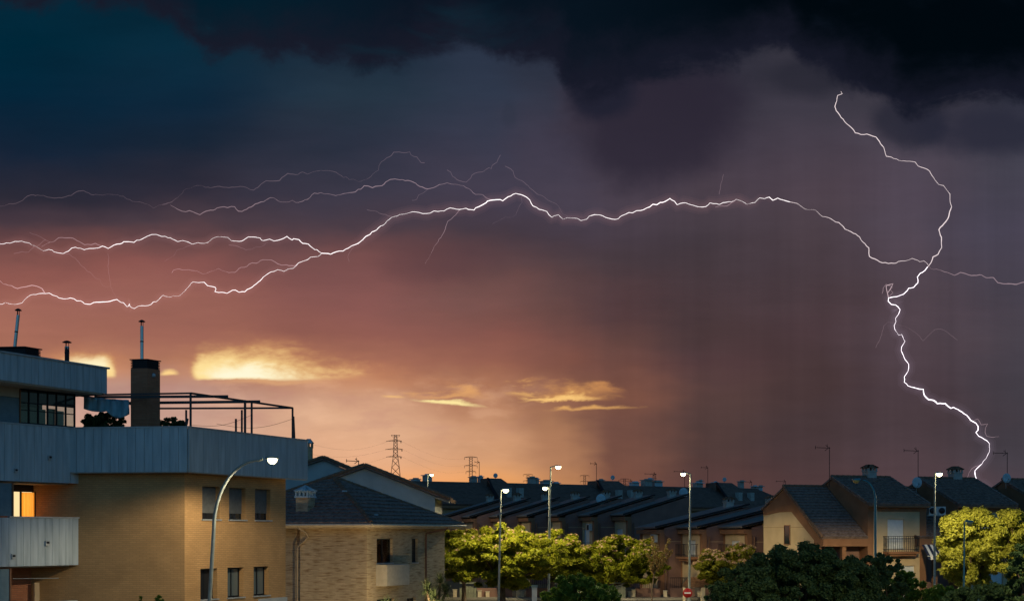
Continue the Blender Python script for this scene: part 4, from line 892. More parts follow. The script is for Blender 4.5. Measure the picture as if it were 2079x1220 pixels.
street_lamp('unlit bow armed street lamp in front of the beige house, head pointing left', 1777, 974, 72, 'bow', -1, .75, .07, 'teal', False, base_px=1778, hl=.45)
street_lamp('short unlit teal park lamp in front of the yellow tree', 1958, 1060, 58, 'L', 1, .02, .05, 'teal', False, base_px=1956, hl=.34, group=None)
# ------------------------------------------------------------------ buff brick house with the pyramid roof
def local_unit(o):                                    # shorthand
    return o
hN = Vector((-6.94, 66.0)); ang = math.atan2(.913, .408)   # local x: along right wall (away), local y: along left wall
bh = thing('brick_house', 'buff brick house with dark pyramid tiled roof beside the flats', 'house', (hN.x, hN.y, 0), ang)
W_ = 8.2; ez = 5.02
def bhl(px, wall):                                    # pixel column -> local coordinate along wall
    r = (px-CX)/F
    d = Vector((math.cos(ang), math.sin(ang))) if wall == 'R' else Vector((-math.sin(ang), math.cos(ang)))
    return (r*hN.y-hN.x)/(d.x-r*d.y)
def bhz(px, py, wall):
    d = Vector((math.cos(ang), math.sin(ang))) if wall == 'R' else Vector((-math.sin(ang), math.cos(ang)))
    return Z(py, (hN+d*bhl(px, wall)).y)
# local frame: right wall lies on y=0 (x 0..8.2), left wall on x=0 (y 0..)
def wall_local(mb, p0, p1, z0, z1, holes, nrm, depth):
    p0 = Vector(p0); p1 = Vector(p1); L_ = (p1-p0).length; d = (p1-p0)/L_; n = Vector(nrm)
    ts = sorted({0, L_, *[h[0] for h in holes], *[h[1] for h in holes]}); zs = sorted({z0, z1, *[h[2] for h in holes], *[h[3] for h in holes]})
    pt = lambda t, z, o=0: (p0.x+d.x*t-n.x*o, p0.y+d.y*t-n.y*o, z)
    for i in range(len(ts)-1):
        for j in range(len(zs)-1):
            tm, zm = (ts[i]+ts[i+1])/2, (zs[j]+zs[j+1])/2
            if any(h[0] < tm < h[1] and h[2] < zm < h[3] for h in holes): continue
            mb.add([pt(ts[i],zs[j]), pt(ts[i+1],zs[j]), pt(ts[i+1],zs[j+1]), pt(ts[i],zs[j+1])], [(0,1,2,3)])
    for a, b, c, e in holes:
        for (ta, za), (tb, zb) in (((a,c),(b,c)), ((b,c),(b,e)), ((b,e),(a,e)), ((a,e),(a,c))):
            mb.add([pt(ta,za), pt(ta,za,depth), pt(tb,zb,depth), pt(tb,zb)], [(0,1,2,3)])
def window_local(parent, p0, p1, h, nrm, inset, kind='dark', frame='dark', name='window', mull=1):
    """frame + pane (+curtain) inside a hole h=(ta,tb,za,zb) of wall p0->p1"""
    p0 = Vector(p0); p1 = Vector(p1); d = (p1-p0).normalized(); n = Vector(nrm); ta, tb, za, zb = h
    def bx(mb, t0, t1, z0, z1, o0, o1):
        q = [p0+d*t0-n*o0, p0+d*t1-n*o0, p0+d*t1-n*o1, p0+d*t0-n*o1]; mb.prism([(v.x, v.y) for v in q], z0, z1)
    w = min(.05, (tb-ta)*.12); f = MB()
    bx(f, ta, ta+w, za, zb, inset, inset+.06); bx(f, tb-w, tb, za, zb, inset, inset+.06)
    bx(f, ta+w, tb-w, za, za+w, inset, inset+.06); bx(f, ta+w, tb-w, zb-w, zb, inset, inset+.06)
    if mull: mid = (ta+tb)/2; bx(f, mid-w*.5, mid+w*.5, za+w, zb-w, inset+.002, inset+.06)
    o = f.build(name, M[frame], parent)
    if kind == 'shutter':
        s = MB(); k = max(4, int((zb-za)/.07))
        for j in range(k): z0 = za+.02+(zb-za-.04)*j/k; bx(s, ta+w*.5, tb-w*.5, z0+.006, z0+(zb-za-.04)/k, inset-.02, inset-.003)
        bx(s, ta+w*.5, tb-w*.5, za+.02, zb-.02, inset-.012, inset-.004)
        s.build('roller_shutter', M['shutter_w'], o)
    else:
        g = MB(); bx(g, ta+w, tb-w, za+w, zb-w, inset+.03, inset+.04); g.build('pane', M['glass'] if kind == 'dark' else M['clear'], o)
        if kind == 'curtain':
            c = MB(); n_ = 12; L0, L1 = ta+w+.02, ta+(tb-ta)*.48; vs = []
            for j in range(n_+1):
                t = L0+(L1-L0)*j/n_; q = p0+d*t-n*(inset+.07+.015*math.sin(j*1.9)); vs += [(q.x,q.y,za+.05),(q.x,q.y,zb-.05)]
            c.add(vs, [(2*j,2*j+2,2*j+3,2*j+1) for j in range(n_)]); c.build('curtain', M['curtain'], o)
    s = MB(); bx(s, ta-.04, tb+.04, za-.05, za, -.05, inset); s.build('sill', M['cap'], o)
    return o
hR = [(bhl(765,'R'), bhl(797,'R'), bhz(780,1142,'R'), bhz(780,1093,'R')), (bhl(836,'R'), bhl(848,'R'), bhz(842,1141,'R'), bhz(842,1093,'R')),
      (bhl(765,'R'), bhl(800,'R'), .4, bhz(780,1215,'R')), (bhl(826,'R'), bhl(844,'R'), .4, bhz(835,1213,'R'))]
mb = MB(); wall_local(mb, (0,0), (W_,0), 0, ez-.12, hR, (0,-1), .22); mb.build('wall', M['brick2'], bh)
ly = bhl(609,'L')
mb = MB(); mb.add([(0,ly,0),(0,0,0),(0,0,ez-.12),(0,ly,ez-.12)], [(0,1,2,3)])
mb.add([(0,ly,0),(.45,ly,0),(.45,ly,ez-.12),(0,ly,ez-.12)], [(0,1,2,3)]); mb.add([(.45,9.2,0),(.45,ly,0),(.45,ly,ez-.12),(.45,9.2,ez-.12)], [(0,1,2,3)])
mb.add([(W_,0,0),(W_,9.2,0),(W_,9.2,ez-.12),(W_,0,ez-.12)], [(0,1,2,3)]); mb.add([(.45,9.2,0),(W_,9.2,0),(W_,9.2,ez-.12),(.45,9.2,ez-.12)], [(0,1,2,3)])
mb.build('wall', M['brick2'], bh)
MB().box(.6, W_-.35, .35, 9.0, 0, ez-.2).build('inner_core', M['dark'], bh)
for i, h in enumerate(hR): window_local(bh, (0,0), (W_,0), h, (0,-1), .14, 'curtain' if i == 0 else 'dark', mull=(i != 1))
# air conditioner balcony box under window
xa, xb = bhl(763,'R'), bhl(811,'R'); za, zb_ = bhz(780,1188,'R'), bhz(780,1145,'R')
o = MB().box(xa, xb, -.55, -.003, za, zb_).build('plant_box', M['soffit'], bh)
MB().box(xa, xb-.1, -.62, -.55, za+.02, zb_-.02).build('box_front', M['soffit'], o)
# eaves, gutter, roof
ov = .55; S_ = 9.25
ed = [(-ov,-ov,ez), (S_+ov-.3,-ov,ez), (S_+ov-.3,S_+ov,ez), (-ov,S_+ov,ez)]
ap = Vector((4.65,4.65,7.38)); ap2 = Vector((4.95,4.3,7.36))
roof([ed[0], ed[1], ap+Vector((.25,-.25,0)), ap], .46, .26, M['tile'], bh)
roof([ed[3], ed[0], ap, ap+Vector((0,.4,0))], .42, .30, M['tile'], bh)
MB().slab([ed[1], ed[2], ap], .1).build('roof_slope', M['tile'], bh); MB().slab([ed[2], ed[3], ap], .1).build('roof_slope', M['tile'], bh)
ridge_caps(Vector(ed[0])+Vector((.05,.05,.05)), ap+Vector((0,0,.06)), M['tile_b'], bh); ridge_caps(Vector(ed[1])+Vector((-.05,.05,.05)), ap+Vector((.2,-.1,.06)), M['tile_b'], bh, .09)
MB().box(-ov+.02, S_+ov-.3, -ov+.02, -.003, ez-.20, ez-.125).box(-ov+.02, -.003, -.003, S_, ez-.20, ez-.125).build('eaves_soffit', M['gutter'], bh)
mb = MB(); mb.bar((-ov-.06,-ov-.06,ez-.06),(S_+ov-.3,-ov-.06,ez-.06), .075, n=10); mb.bar((-ov-.06,-ov-.06,ez-.06),(-ov-.06,S_,ez-.06), .075, n=10); mb.build('gutter', M['gutter'], bh)
xp = bhl(862,'R'); xq = bhl(888,'R')
MB().tube([(xq,-ov-.05,ez-.1),(xq,-ov,ez-.22),(xp,-.1,ez-.45),(xp,-.09,ez-.7),(xp,-.09,0)], .05, 8).build('downpipe', M['pipe_b'], bh)
yq = bhl(617,'L')
MB().tube([(-ov,yq,ez-.1),(-ov+.02,yq,ez-.2),(-.3,yq-.3,ez-.42),(-.12,yq-.32,ez-.62),(-.10,yq+.18,ez-1.0),(-.08,yq+.32,ez-1.15),(-.08,yq+.33,0)], .042, 8).build('downpipe', M['pipe_w'], bh)
# roof chimney of rendered brick with pale vented cowl
cp = P(620, 1030, 68.6); rot = Matrix.Rotation(-ang, 3, 'Z'); lp = rot @ (cp-Vector((hN.x,hN.y,0)))
c = MB().box(lp.x-.34, lp.x+.34, lp.y-.34, lp.y+.34, 5.2, Z(1010,68.6)).build('chimney', M['brick2'], bh)
z0 = Z(1010,68.6); mb = MB().box(lp.x-.40, lp.x+.40, lp.y-.40, lp.y+.40, z0, z0+.07).box(lp.x-.38, lp.x+.38, lp.y-.38, lp.y+.38, z0+.27, z0+.32)
for s_ in (-1,1):
    for i in range(4):
        f_ = -.33+i*.22; mb.box(lp.x+f_-.035, lp.x+f_+.035, lp.y+s_*.33-.04, lp.y+s_*.33+.04, z0+.07, z0+.27)
        if 0 < i < 3: mb.box(lp.x+s_*.33-.04, lp.x+s_*.33+.04, lp.y+f_-.035, lp.y+f_+.035, z0+.07, z0+.27)
mb.build('chimney_vents', M['dish'], c)
mb = MB(); q = .42; t0 = z0+.32; t1 = z0+.60
mb.add([(lp.x-q,lp.y-q,t0),(lp.x+q,lp.y-q,t0),(lp.x+q,lp.y+q,t0),(lp.x-q,lp.y+q,t0),(lp.x,lp.y,t1)], [(0,1,4),(1,2,4),(2,3,4),(3,0,4),(3,2,1,0)])
for i in range(5):
    f_ = -1+i*.5
    for s_ in (-1,1): mb.bar((lp.x+f_*q,lp.y+s_*q,t0+.02),(lp.x,lp.y,t1+.02),.03,.02,n=5); mb.bar((lp.x+s_*q,lp.y+f_*q,t0+.02),(lp.x,lp.y,t1+.02),.03,.02,n=5)
mb.build('chimney_cap', M['dish'], c)
MB().box(lp.x-.6, lp.x+.6, lp.y-.62, lp.y+.2, 5.2, 5.4).build('lead_flashing', M['dish'], bh) if False else None
for px, py in ((699,997),(762,1045)):
    y_ = 69.2 if px < 720 else 67.3
    v = rot @ (P(px, py, y_)-Vector((hN.x,hN.y,0))); MB().box(v.x-.12, v.x+.12, v.y-.10, v.y+.06, v.z-.02, v.z+.05).build('roof_vent_tile', M['dish'], bh)

# ------------------------------------------------------------------ white gabled houses behind
def gable_house(label, apex, left, right, Y, depth, wall_r_px, chim=None):
    a, l, r = P(*apex, Y), P(*left, Y), P(*right, Y); b = Vector((a.x, Y, 0))
    t = thing('white_house', label, 'house', b, 0, 'white gabled houses')
    a, l, r = a-b, l-b, r-b; wr = P(wall_r_px, HY, Y).x-b.x
    kR = (r.z-a.z)/(r.x-a.x); zr = a.z+kR*wr-.18
    mb = MB(); pts = [(l.x,0,0),(wr,0,0),(wr,0,zr),(0,0,a.z-.18),(l.x,0,l.z-.18)]
    n = len(pts); mb.add(pts+[(x,depth,z) for x,y,z in pts], [tuple(range(n)), tuple(range(2*n-1,n-1,-1))]+[((i+1)%n,i,i+n,(i+1)%n+n) for i in range(n)])
    mb.build('wall', M['render_w'], t)
    roof([(l.x,-.25,l.z),(l.x,depth,l.z),(0,depth,a.z),(0,-.25,a.z)][::-1][2:]+[(0,-.25,a.z),(0,depth,a.z)][0:0] if False else [(l.x,depth,l.z),(l.x,-.25,l.z),(0,-.25,a.z),(0,depth,a.z)], .36, .25, M['tile'], t, seg=2)
    roof([(r.x,-.25,r.z),(r.x,depth,r.z),(0,depth,a.z),(0,-.25,a.z)], .36, .25, M['tile'], t, seg=2)
    ridge_caps((l.x,-.2,l.z+.06),(0,-.2,a.z+.06), M['tile_b'], t, .12, .38, 'verge_tiles'); ridge_caps((r.x,-.2,r.z+.06),(0,-.2,a.z+.06), M['tile_b'], t, .12, .38, 'verge_tiles')
    # pale raking soffit under right eave
    MB().slab([(wr,.0,zr-.02),(r.x-.05,0,r.z-.12),(r.x-.05,1.2,r.z-.12),(wr,1.2,zr-.02)], .1).build('eaves_return', M['render_w'], t)
    if chim:
        px, yt, yb, w = chim; p = P(px, yb, Y+1.5)-b; h = P(px, yt, Y+1.5).z-p.z
        spanish_chimney(p.x, p.y, p.z-.5, w, h+.5, t, M['brick2'], M['dish'])
    return t
gable_house('white gabled house whose long roof slope ends above the brick house', (741,945), (520,1022), (914,1013), 86, 9, 883)
g2 = gable_house('farther white gabled house half hidden at the corner of the flats', (657,929), (560,962), (760,972), 97, 9, 750, (627,891,925,.5))
def antenna(label, px, ytop, ybase, Y, boom=-1, blen=1.1, dish=None, group='rooftop television antennas', thick=.022):
    b = P(px, ybase, Y); t = thing('tv_antenna', label, 'antenna', b, 0, group); h = P(px, ytop, Y).z-b.z
    MB().bar((0,0,0),(0,0,h), thick, n=6).build('mast', M['black'], t)
    mb = MB(); mb.bar((.05,0,h-.08),(boom*blen,.15,h-.02), thick*.8, n=5)
    for i in range(5): x = boom*blen*(.35+.15*i); mb.bar((x,-.22+.1,h-.04),(x,.25+.1,h-.04), thick*.5, n=4)
    x = boom*blen
    mb.bar((x,.15,h-.14),(x,.15,h+.10), thick*.7, n=4)
    mb.build('yagi_boom', M['black'], t)
    mb = MB(); mb.bar((boom*.25,0,h+.12),(boom*.05,0,h-.06), thick*.8, n=4); mb.bar((boom*.3,0,h-.25),(boom*.05,0,h-.06), thick*.8, n=4); mb.bar((boom*.15,0,h+.2),(boom*.12,0,h-.02), thick*.6, n=4)
    mb.build('reflector', M['black'], t)
    return t
def dish(label, px, py, Y, r, aim=0.1, zoff=-.7, group='satellite dishes on the roofs'):
    b = P(px, py, Y); t = thing('satellite_dish', label, 'satellite dish', b, aim, group)
    n = 24; vs = [(0,.06,0)]
    for ring in (.5, 1):
        for i in range(n): a = 2*math.pi*i/n; vs.append((r*ring*math.cos(a)*.93, .06*(1-ring**2), r*ring*math.sin(a)))
    fs = [(0, 1+i, 1+(i+1)%n) for i in range(n)]+[(1+i, 1+n+i, 1+n+(i+1)%n, 1+(i+1)%n) for i in range(n)]
    o = MB().add(vs, fs, True).build('reflector_bowl', M['dish'], t); md = o.modifiers.new('t', 'SOLIDIFY'); md.thickness = .015
    MB().bar((0,.05,-r*.9),(0,-r*.9,-r*.3), .014, n=5).build('feed_arm', M['galv'], t); MB().bar((0,-r*.95,-r*.32),(0,-r*.75,-r*.2), .04, n=8).build('feed_horn', M['galv'], t)
    MB().bar((0,.12,0),(0,.14,zoff), .02, n=6).build('bracket', M['galv'], t)
    return t

# ------------------------------------------------------------------ beige houses on the right
HA = Vector((22.7, 88.0)); aA = math.atan2(.342, .94); E_ = 6.45
dA = Vector((.94, .342))
def tA(px): r = (px-CX)/F; return (r*HA.y-HA.x)/(dA.x-r*dA.y)
def beige_house(first=True):
    t = thing('beige_house', 'beige and brown house with shuttered balcony door and unlit lamp in front', 'house', (HA.x, HA.y, 0), aA, 'beige terraced houses on the right')
    x1, x2 = tA(1802), tA(1836); g1, g2_ = tA(1828), tA(1858)
    H = [(x1, x2, 3.62, 5.5), (g1, g2_, .3, 2.5)]
    mb = MB(); wall_local(mb, (.42,0), (3.95,0), 0, 6.02, [(a-.42,b-.42,c,d) for a,b,c,d in H], (0,-1), .22); mb.build('wall', M['beige'], t)
    MB().box(-.02,.42,-.03,.6,0,6.0).build('corner_pilaster', M['brown'], t); MB().box(3.95,4.44,-.03,.6,0,6.0).build('corner_pilaster', M['brown'], t)
    MB().box(-.02,4.45,-.06,.5,6.0,6.32).build('frieze', M['brown'], t)
    MB().box(.42,3.95,-.014,0,3.02,3.045).build('string_line', M['brown'], t)
    window_local(t, (.42,0), (3.95,0), (H[0][0]-.42,H[0][1]-.42,H[0][2],H[0][3]), (0,-1), .12, 'shutter', 'shutter_w', 'balcony_door', 0)
    window_local(t, (.42,0), (3.95,0), (H[1][0]-.42,H[1][1]-.42,H[1][2],H[1][3]), (0,-1), .12, 'shutter', 'shutter_w', 'window', 0)
    # left gable wall and back
    mb = MB(); pts = [(0,.02,0),(0,8,0),(0,8,E_-.1),(0,4,8.2),(0,.02,E_-.1)]
    mb.add(pts, [(4,3,2,1,0)]); mb.add([(4.42,y,z) for x,y,z in pts], [(0,1,2,3,4)])
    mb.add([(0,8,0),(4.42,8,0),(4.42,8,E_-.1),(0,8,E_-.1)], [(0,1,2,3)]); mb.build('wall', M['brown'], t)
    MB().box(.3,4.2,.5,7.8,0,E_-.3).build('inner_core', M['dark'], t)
    sl = (8.33-E_)/4.35
    roof([(-.12,-.35,E_-.02),(4.54,-.35,E_-.02),(4.54,4,8.33),(-.12,4,8.33)], .30, .24, M['tile'], t)
    MB().slab([(4.54,8.35,E_),(-.12,8.35,E_),(-.12,4,8.33),(4.54,4,8.33)], .12).build('roof_slope', M['tile'], t)
    ridge_caps((-.12,4,8.38),(4.54,4,8.38), M['tile_b'], t, .1)
    ridge_caps((-.1,-.33,E_+.05),(-.1,4,8.38), M['tile'], t, .08, .36, 'verge_tiles'); ridge_caps((4.52,-.33,E_+.05),(4.52,4,8.38), M['tile'], t, .08, .36, 'verge_tiles')
    MB().box(-.12,4.54,-.36,-.02,E_-.20,E_-.08).build('eaves_board', M['brown'], t)
    # balcony
    b1, b2 = tA(1793), tA(1855); zt_, zs_ = 4.42, 3.38
    bal = MB().box(b1,b2,-.62,-.003,zs_-.10,zs_+.04).box(b1+.15,b2-.15,-.5,-.003,zs_-.24,zs_-.10).build('balcony_slab', M['brown'], t)
    mb = MB()
    mb.box(b1,b2,-.62,-.585,zt_-.03,zt_); mb.box(b1,b2,-.615,-.59,zs_+.16,zs_+.19); mb.box(b1,b2,-.615,-.59,zt_-.16,zt_-.135)
    for x in (b1, b2-.03): mb.box(x,x+.03,-.585,0,zt_-.03,zt_); mb.box(x,x+.03,-.585,0,zs_+.16,zs_+.19)
    rl = mb.build('balcony_rail', M['black'], bal)
    n = 14; mb = MB()
    for i in range(n+1): x = b1+.012+(b2-b1-.024)*i/n; mb.box(x-.009,x+.009,-.612,-.593,zs_+.04,zt_-.03)
    for i in range(5):
        y = -.55+i*.12
        for x in (b1+.012,b2-.014): mb.box(x-.009,x+.009,y-.009,y+.009,zs_+.04,zt_-.03)
    stuff(mb.build('balusters', M['black'], bal))
    cz = 8.25; spanish_chimney(2.95, 4.1, cz-.3, .68, 1.25, t, M['chim'], M['tile_b'])
    # lower wing with the steep front slope
    wz, ay, az, by, bz = 4.32, 4.7, 7.68, 7.4, 6.35
    xw = -3.25
    mb = MB(); pts = [(xw,.25,0),(xw,by,0),(xw,by,bz-.12),(xw,ay,az-.14),(xw,.25,wz-.14)]
    ho = (1.0, 2.0)
    mb.add(pts, [(4,3,2,1,0)]); mb.add([(xw,by,0),(0,by,0),(0,by,bz-.12),(xw,by,bz-.12)], [(0,1,2,3)]); mb.build('wall', M['beige'], t)
    # brown raking band 2-3 cm proud of the beige gable
    X_ = xw-.03; k1 = (az-wz)/(ay-.25)
    MB().add([(X_,.25,wz-.16),(X_,ay,az-.16),(X_,by,bz-.14),(X_,by,bz-.55),(X_,ay+.6,bz-.35),(X_,ay-.9,bz-.35),(X_,1.1,wz-.15),(X_,.9,0),(X_,.25,0),
              (xw-.001,.25,wz-.16),(xw-.001,ay,az-.16),(xw-.001,by,bz-.14),(xw-.001,by,bz-.55),(xw-.001,ay+.6,bz-.35),(xw-.001,ay-.9,bz-.35),(xw-.001,1.1,wz-.15),(xw-.001,.9,0),(xw-.001,.25,0)],
              [(0,1,6),(1,5,6),(1,4,5),(1,2,4),(2,3,4),(0,6,7,8)]+[(i,i+9,(i+1)%9+9,(i+1)%9) for i in range(9)]).build('verge_band', M['brown'], t)
    MB().box(X_+.012,xw,.9,by,4.98,5.0).build('string_line', M['brown'], t)
    # narrow window in wing gable
    yy0, yy1 = 4.0, 4.65
    f = MB().box(xw-.05,xw-.001,yy0-.05,yy0,3.9,5.15).box(xw-.05,xw-.001,yy1,yy1+.05,3.9,5.15).box(xw-.05,xw-.001,yy0,yy1,5.1,5.15).box(xw-.09,xw-.001,yy0-.06,yy1+.06,3.86,3.9).build('window', M['brown'], t)
    MB().box(xw-.02,xw-.001,yy0,yy1,3.9,5.1).build('pane', M['glass'], f)
    roof([(xw-.12,-.08,wz),(-.02,-.08,wz),(-.02,ay,az),(xw-.12,ay,az)], .33, .24, M['tile'], t)
    MB().slab([(-.02,by+.2,bz-.1),(xw-.12,by+.2,bz-.1),(xw-.12,ay,az),(-.02,ay,az)], .12).build('roof_slope', M['tile'], t)
    ridge_caps((xw-.12,ay,az+.05),(0,ay,az+.05), M['tile_b'], t, .1); ridge_caps((xw-.1,-.05,wz+.05),(xw-.1,ay,az+.05), M['tile_b'], t, .09, .33, 'verge_tiles')
    MB().box(xw-.1,-.02,-.1,.2,wz-.55,wz-.08).build('eaves_beam', M['brown'], t)
    MB().box(xw+.1,-.02,.9,1.0,0,wz-.5).build('porch_back', M['darkwall'], t); MB().box(-1.9,-1.6,.0,.25,0,wz-.55).build('porch_pillar', M['brown'], t)
    MB().box(xw+.5,-2.1,.86,.9,wz-1.6,wz-.7).build('porch_window', M['glass'], t)
    return t
A1h = beige_house()
def at_t(t): return (HA.x+dA.x*t, HA.y+dA.y*t, 0)
B1h = copy_tree(A1h, at_t(6.95), aA, 'dark fronted house behind the lit lamp, its roof ridge in the lightning path')
C1h = copy_tree(A1h, at_t(13.9), aA, 'last house of the row, its gable cut by the right edge of the photo')
antenna('tall thin antenna mast on the left edge of the beige house roof', 1684, 907, 988, 91.5, -1, .9, group='rooftop television antennas')
antenna('antenna mast above the large dish left of the lit lamp', 1864, 913, 975, 92, -1, .9)
antenna('antenna mast above the dish at the right edge of the photo', 2045, 918, 968, 94, -1, .9)
dish('large pale dish left of the lit lamp over the gable', 1862, 979, 91.8, .36)
dish('pale dish over the last gable at the right edge', 2044, 970, 93.8, .32)
# air conditioning units on a shelf and striped awning between the houses
b = P(1885, 1045, 89.8); t = thing('air_conditioner', 'pair sized outdoor air conditioner high on the gable wall left of the lit lamp', 'air conditioner', b, 0, None)
MB().box(0,.62,-.1,.2,0,.55).build('casing', M['ac'], t); MB().lathe((.24,-.12,.28), [(0,0),(.2,0),(.2,.02),(.17,.02),(.17,.005),(0,.005)], 16, 'y').build('fan_grille', M['dark'], t); MB().box(-.1,.9,-.1,.25,-.06,-.003).build('shelf_bracket', M['galv'], t)
b = P(1902, 1045, 89.8); t = thing('air_conditioner', 'second outdoor air conditioner, just left of the lit lamp pole', 'air conditioner', b, 0, None)
MB().box(.05,.55,-.1,.2,0,.55).build('casing', M['ac'], t); MB().lathe((.3,-.12,.28), [(0,0),(.2,0),(.2,.02),(.17,.02),(.17,.005),(0,.005)], 16, 'y').build('fan_grille', M['dark'], t)
b = P(1902, 1128, 87.6); aw = thing('awning', 'navy and white striped awning beside the lit lamp pole', 'awning', b)
for i in range(9):
    x0 = -.72+i*.17
    MB().slab([(x0,-.5,.0),(x0+.166,-.5,.0),(x0+.166,.8,.72),(x0,.8,.72)], .015).build('awning_stripe', M['signw'] if i % 2 else M['navy'], aw)
    MB().box(x0, x0+.166, -.515, -.5, -.22, -.01).build('valance', M['signw'] if i % 2 else M['navy'], aw)
MB().box(-.75,.85,-.53,-.47,-.012,.02).build('front_bar', M['signw'], aw)

# ------------------------------------------------------------------ stepped terraces in the middle distance
cT = math.radians(15); sT = Vector((math.cos(cT), math.sin(cT))); fT = Vector((-math.sin(cT), math.cos(cT)))
def terrace_unit(label, near, W, depth, eave, ridge, group, door=True, ac=False, balc=True, chim=True):
    t = thing('terraced_house', label, 'house', (near.x, near.y, 0), cT, group)
    D_ = (W*.30, W*.66, 2.95, 5.0 if eave > 6 else min(5.0, eave-.9))
    mb = MB(); wall_local(mb, (0,W), (0,0), 0, eave-.42, [(W-D_[1], W-D_[0], D_[2], D_[3])], (-1,0), .2); mb.build('wall', M['beige'], t)
    MB().box(-.03,.35,W-.55,W,0,eave-.42).build('corner_pilaster', M['brown'], t); MB().box(-.03,.35,.0,.45,0,eave-.42).build('corner_pilaster', M['brown'], t)
    MB().box(-.32,.3,.0,W,eave-.42,eave-.10).build('eaves_box', M['brown'], t)
    zr = lambda x: eave+(ridge-eave)*(x+.4)/(depth+.4)-.14
    mb = MB(); pts = [(.36,.02,0),(depth,.02,0),(depth,.02,zr(depth)),(.31,.02,zr(.3)),(.31,.02,eave-.5),(.36,.02,eave-.5)]
    mb.add(pts, [(0,1,2,3,4,5)]); mb.add([(x,W,z) for x,y,z in pts], [(5,4,3,2,1,0)]); mb.add([(depth,.02,0),(depth,W,0),(depth,W,zr(depth)),(depth,.02,zr(depth))], [(0,1,2,3)])
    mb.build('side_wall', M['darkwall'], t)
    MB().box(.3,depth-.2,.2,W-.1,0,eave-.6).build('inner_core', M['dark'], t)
    roof([(-.45,-.06,eave),(-.45,W-.02,eave),(depth+.05,W-.02,ridge),(depth+.05,-.06,ridge)], .36, 0, M['tile_t'], t, lift=.06)
    MB().slab([(-.45,-.14,eave+.03),(depth+.05,-.14,ridge+.03),(depth+.05,-.05,ridge+.03),(-.45,-.05,eave+.03)][::-1], .13).build('verge_board', M['black'], t)
    window_local(t, (0,W), (0,0), (W-D_[1], W-D_[0], D_[2], D_[3]), (-1,0), .12, 'shutter' if door else 'dark', 'shutter_w' if door else 'dark', 'balcony_door', 0)
    MB().box(.31,.35,-.02,-.005,0,eave-.5).bar((.5,-.06,0),(.5,-.06,eave-.6),.05,n=6).build('downpipe', M['pipe_b'], t)
    MB().box(.6,depth,-.005,.015,eave-1.0,eave-.97).build('cornice_line', M['beige'], t)
    if balc:
        y0, y1 = D_[0]-.5, D_[1]+.5
        b = MB().box(-.75,-.035,y0,y1,2.72,2.88).box(-.6,-.035,y0+.3,y1-.3,2.55,2.72).build('balcony_slab', M['brown'], t)
        mb = MB()
        for z in (3.0, 3.78): mb.box(-.75,-.72,y0,y1,z,z+.035); mb.box(-.72,0,y0,y0+.03,z,z+.035); mb.box(-.72,0,y1-.03,y1,z,z+.035)
        for i in range(15): y = y0+(y1-y0)*i/14; mb.box(-.745,-.725,y-.01,y+.01,2.88,3.8)
        for i in range(1,6):
            x = -.72+.12*i; mb.box(x-.01,x+.01,y0+.005,y0+.025,2.88,3.8); mb.box(x-.01,x+.01,y1-.025,y1-.005,2.88,3.8)
        mb.build('balcony_rail', M['black'], b)
    if chim: spanish_chimney(depth-.7, W*.5, zr(depth-.7)-.15, .62, 1.15, t, M['chim'], M['tile_b'])
    if ac:
        o = MB().box(-.32,-.035,.5,1.25,D_[3]-.15,D_[3]+.45).build('air_conditioner', M['ac'], t)
        MB().box(-.34,-.322,.6,1.1,D_[3]-.08,D_[3]+.38).build('fan_grille', M['dark'], o)
    return t
def corner_at(px, Y): return Vector(((px-CX)/F*Y, Y))
# front terrace
near = corner_at(1341, 103.7); lbl = ['terraced house with a dark open doorway, leftmost of the lower row', 'terraced house with white door and balcony left of the lamp above the no entry sign',
  'terraced house with half shaded white door right of the lamp above the no entry sign', 'terraced house half hidden by the yellow gable wall of the beige house']
p = near
for i in range(4):
    terrace_unit(lbl[i], p, 4.4, 7.2, 4.98, 6.75, 'lower row of terraced houses', door=(i != 0), ac=(i == 0), balc=True)
    p = p+sT*1.12-fT*4.1+sT*.55
# upper terrace, further back
ulbl = ['upper row house with the big bare side wall above the lower row', 'upper row house with a wall mounted air conditioner above its door', 'upper row house with arched window behind the flowering tree tops',
        'upper row house just right of the twin street lamps', 'upper row house just left of the twin street lamps', 'upper row house right of the brightest lamp', 'upper row house left of the brightest lamp', 'upper row house next to the white gable end']
p = corner_at(1275, 118)
for i in range(7):
    terrace_unit(ulbl[i], p, 4.6, 5.6, 6.15 - .0*i, 7.95, 'upper row of terraced houses', door=(i % 3 != 2), ac=(i == 1), balc=(i < 3), chim=True)
    p = p-sT*(1.15+.75)+fT*3.4
for i, (px, py, Y, r) in enumerate(((1388,1000,122,.45),(1220,1013,125,.48),(1170,1014,130,.44),(965,1042,140,.42))):
    dish(['dish at the top corner of the bare side wall','dish left of the chimney in the middle of the upper row','dish right of the twin street lamps','dish low between the white gable and the brightest lamp'][i], px, py, Y, r, .2)

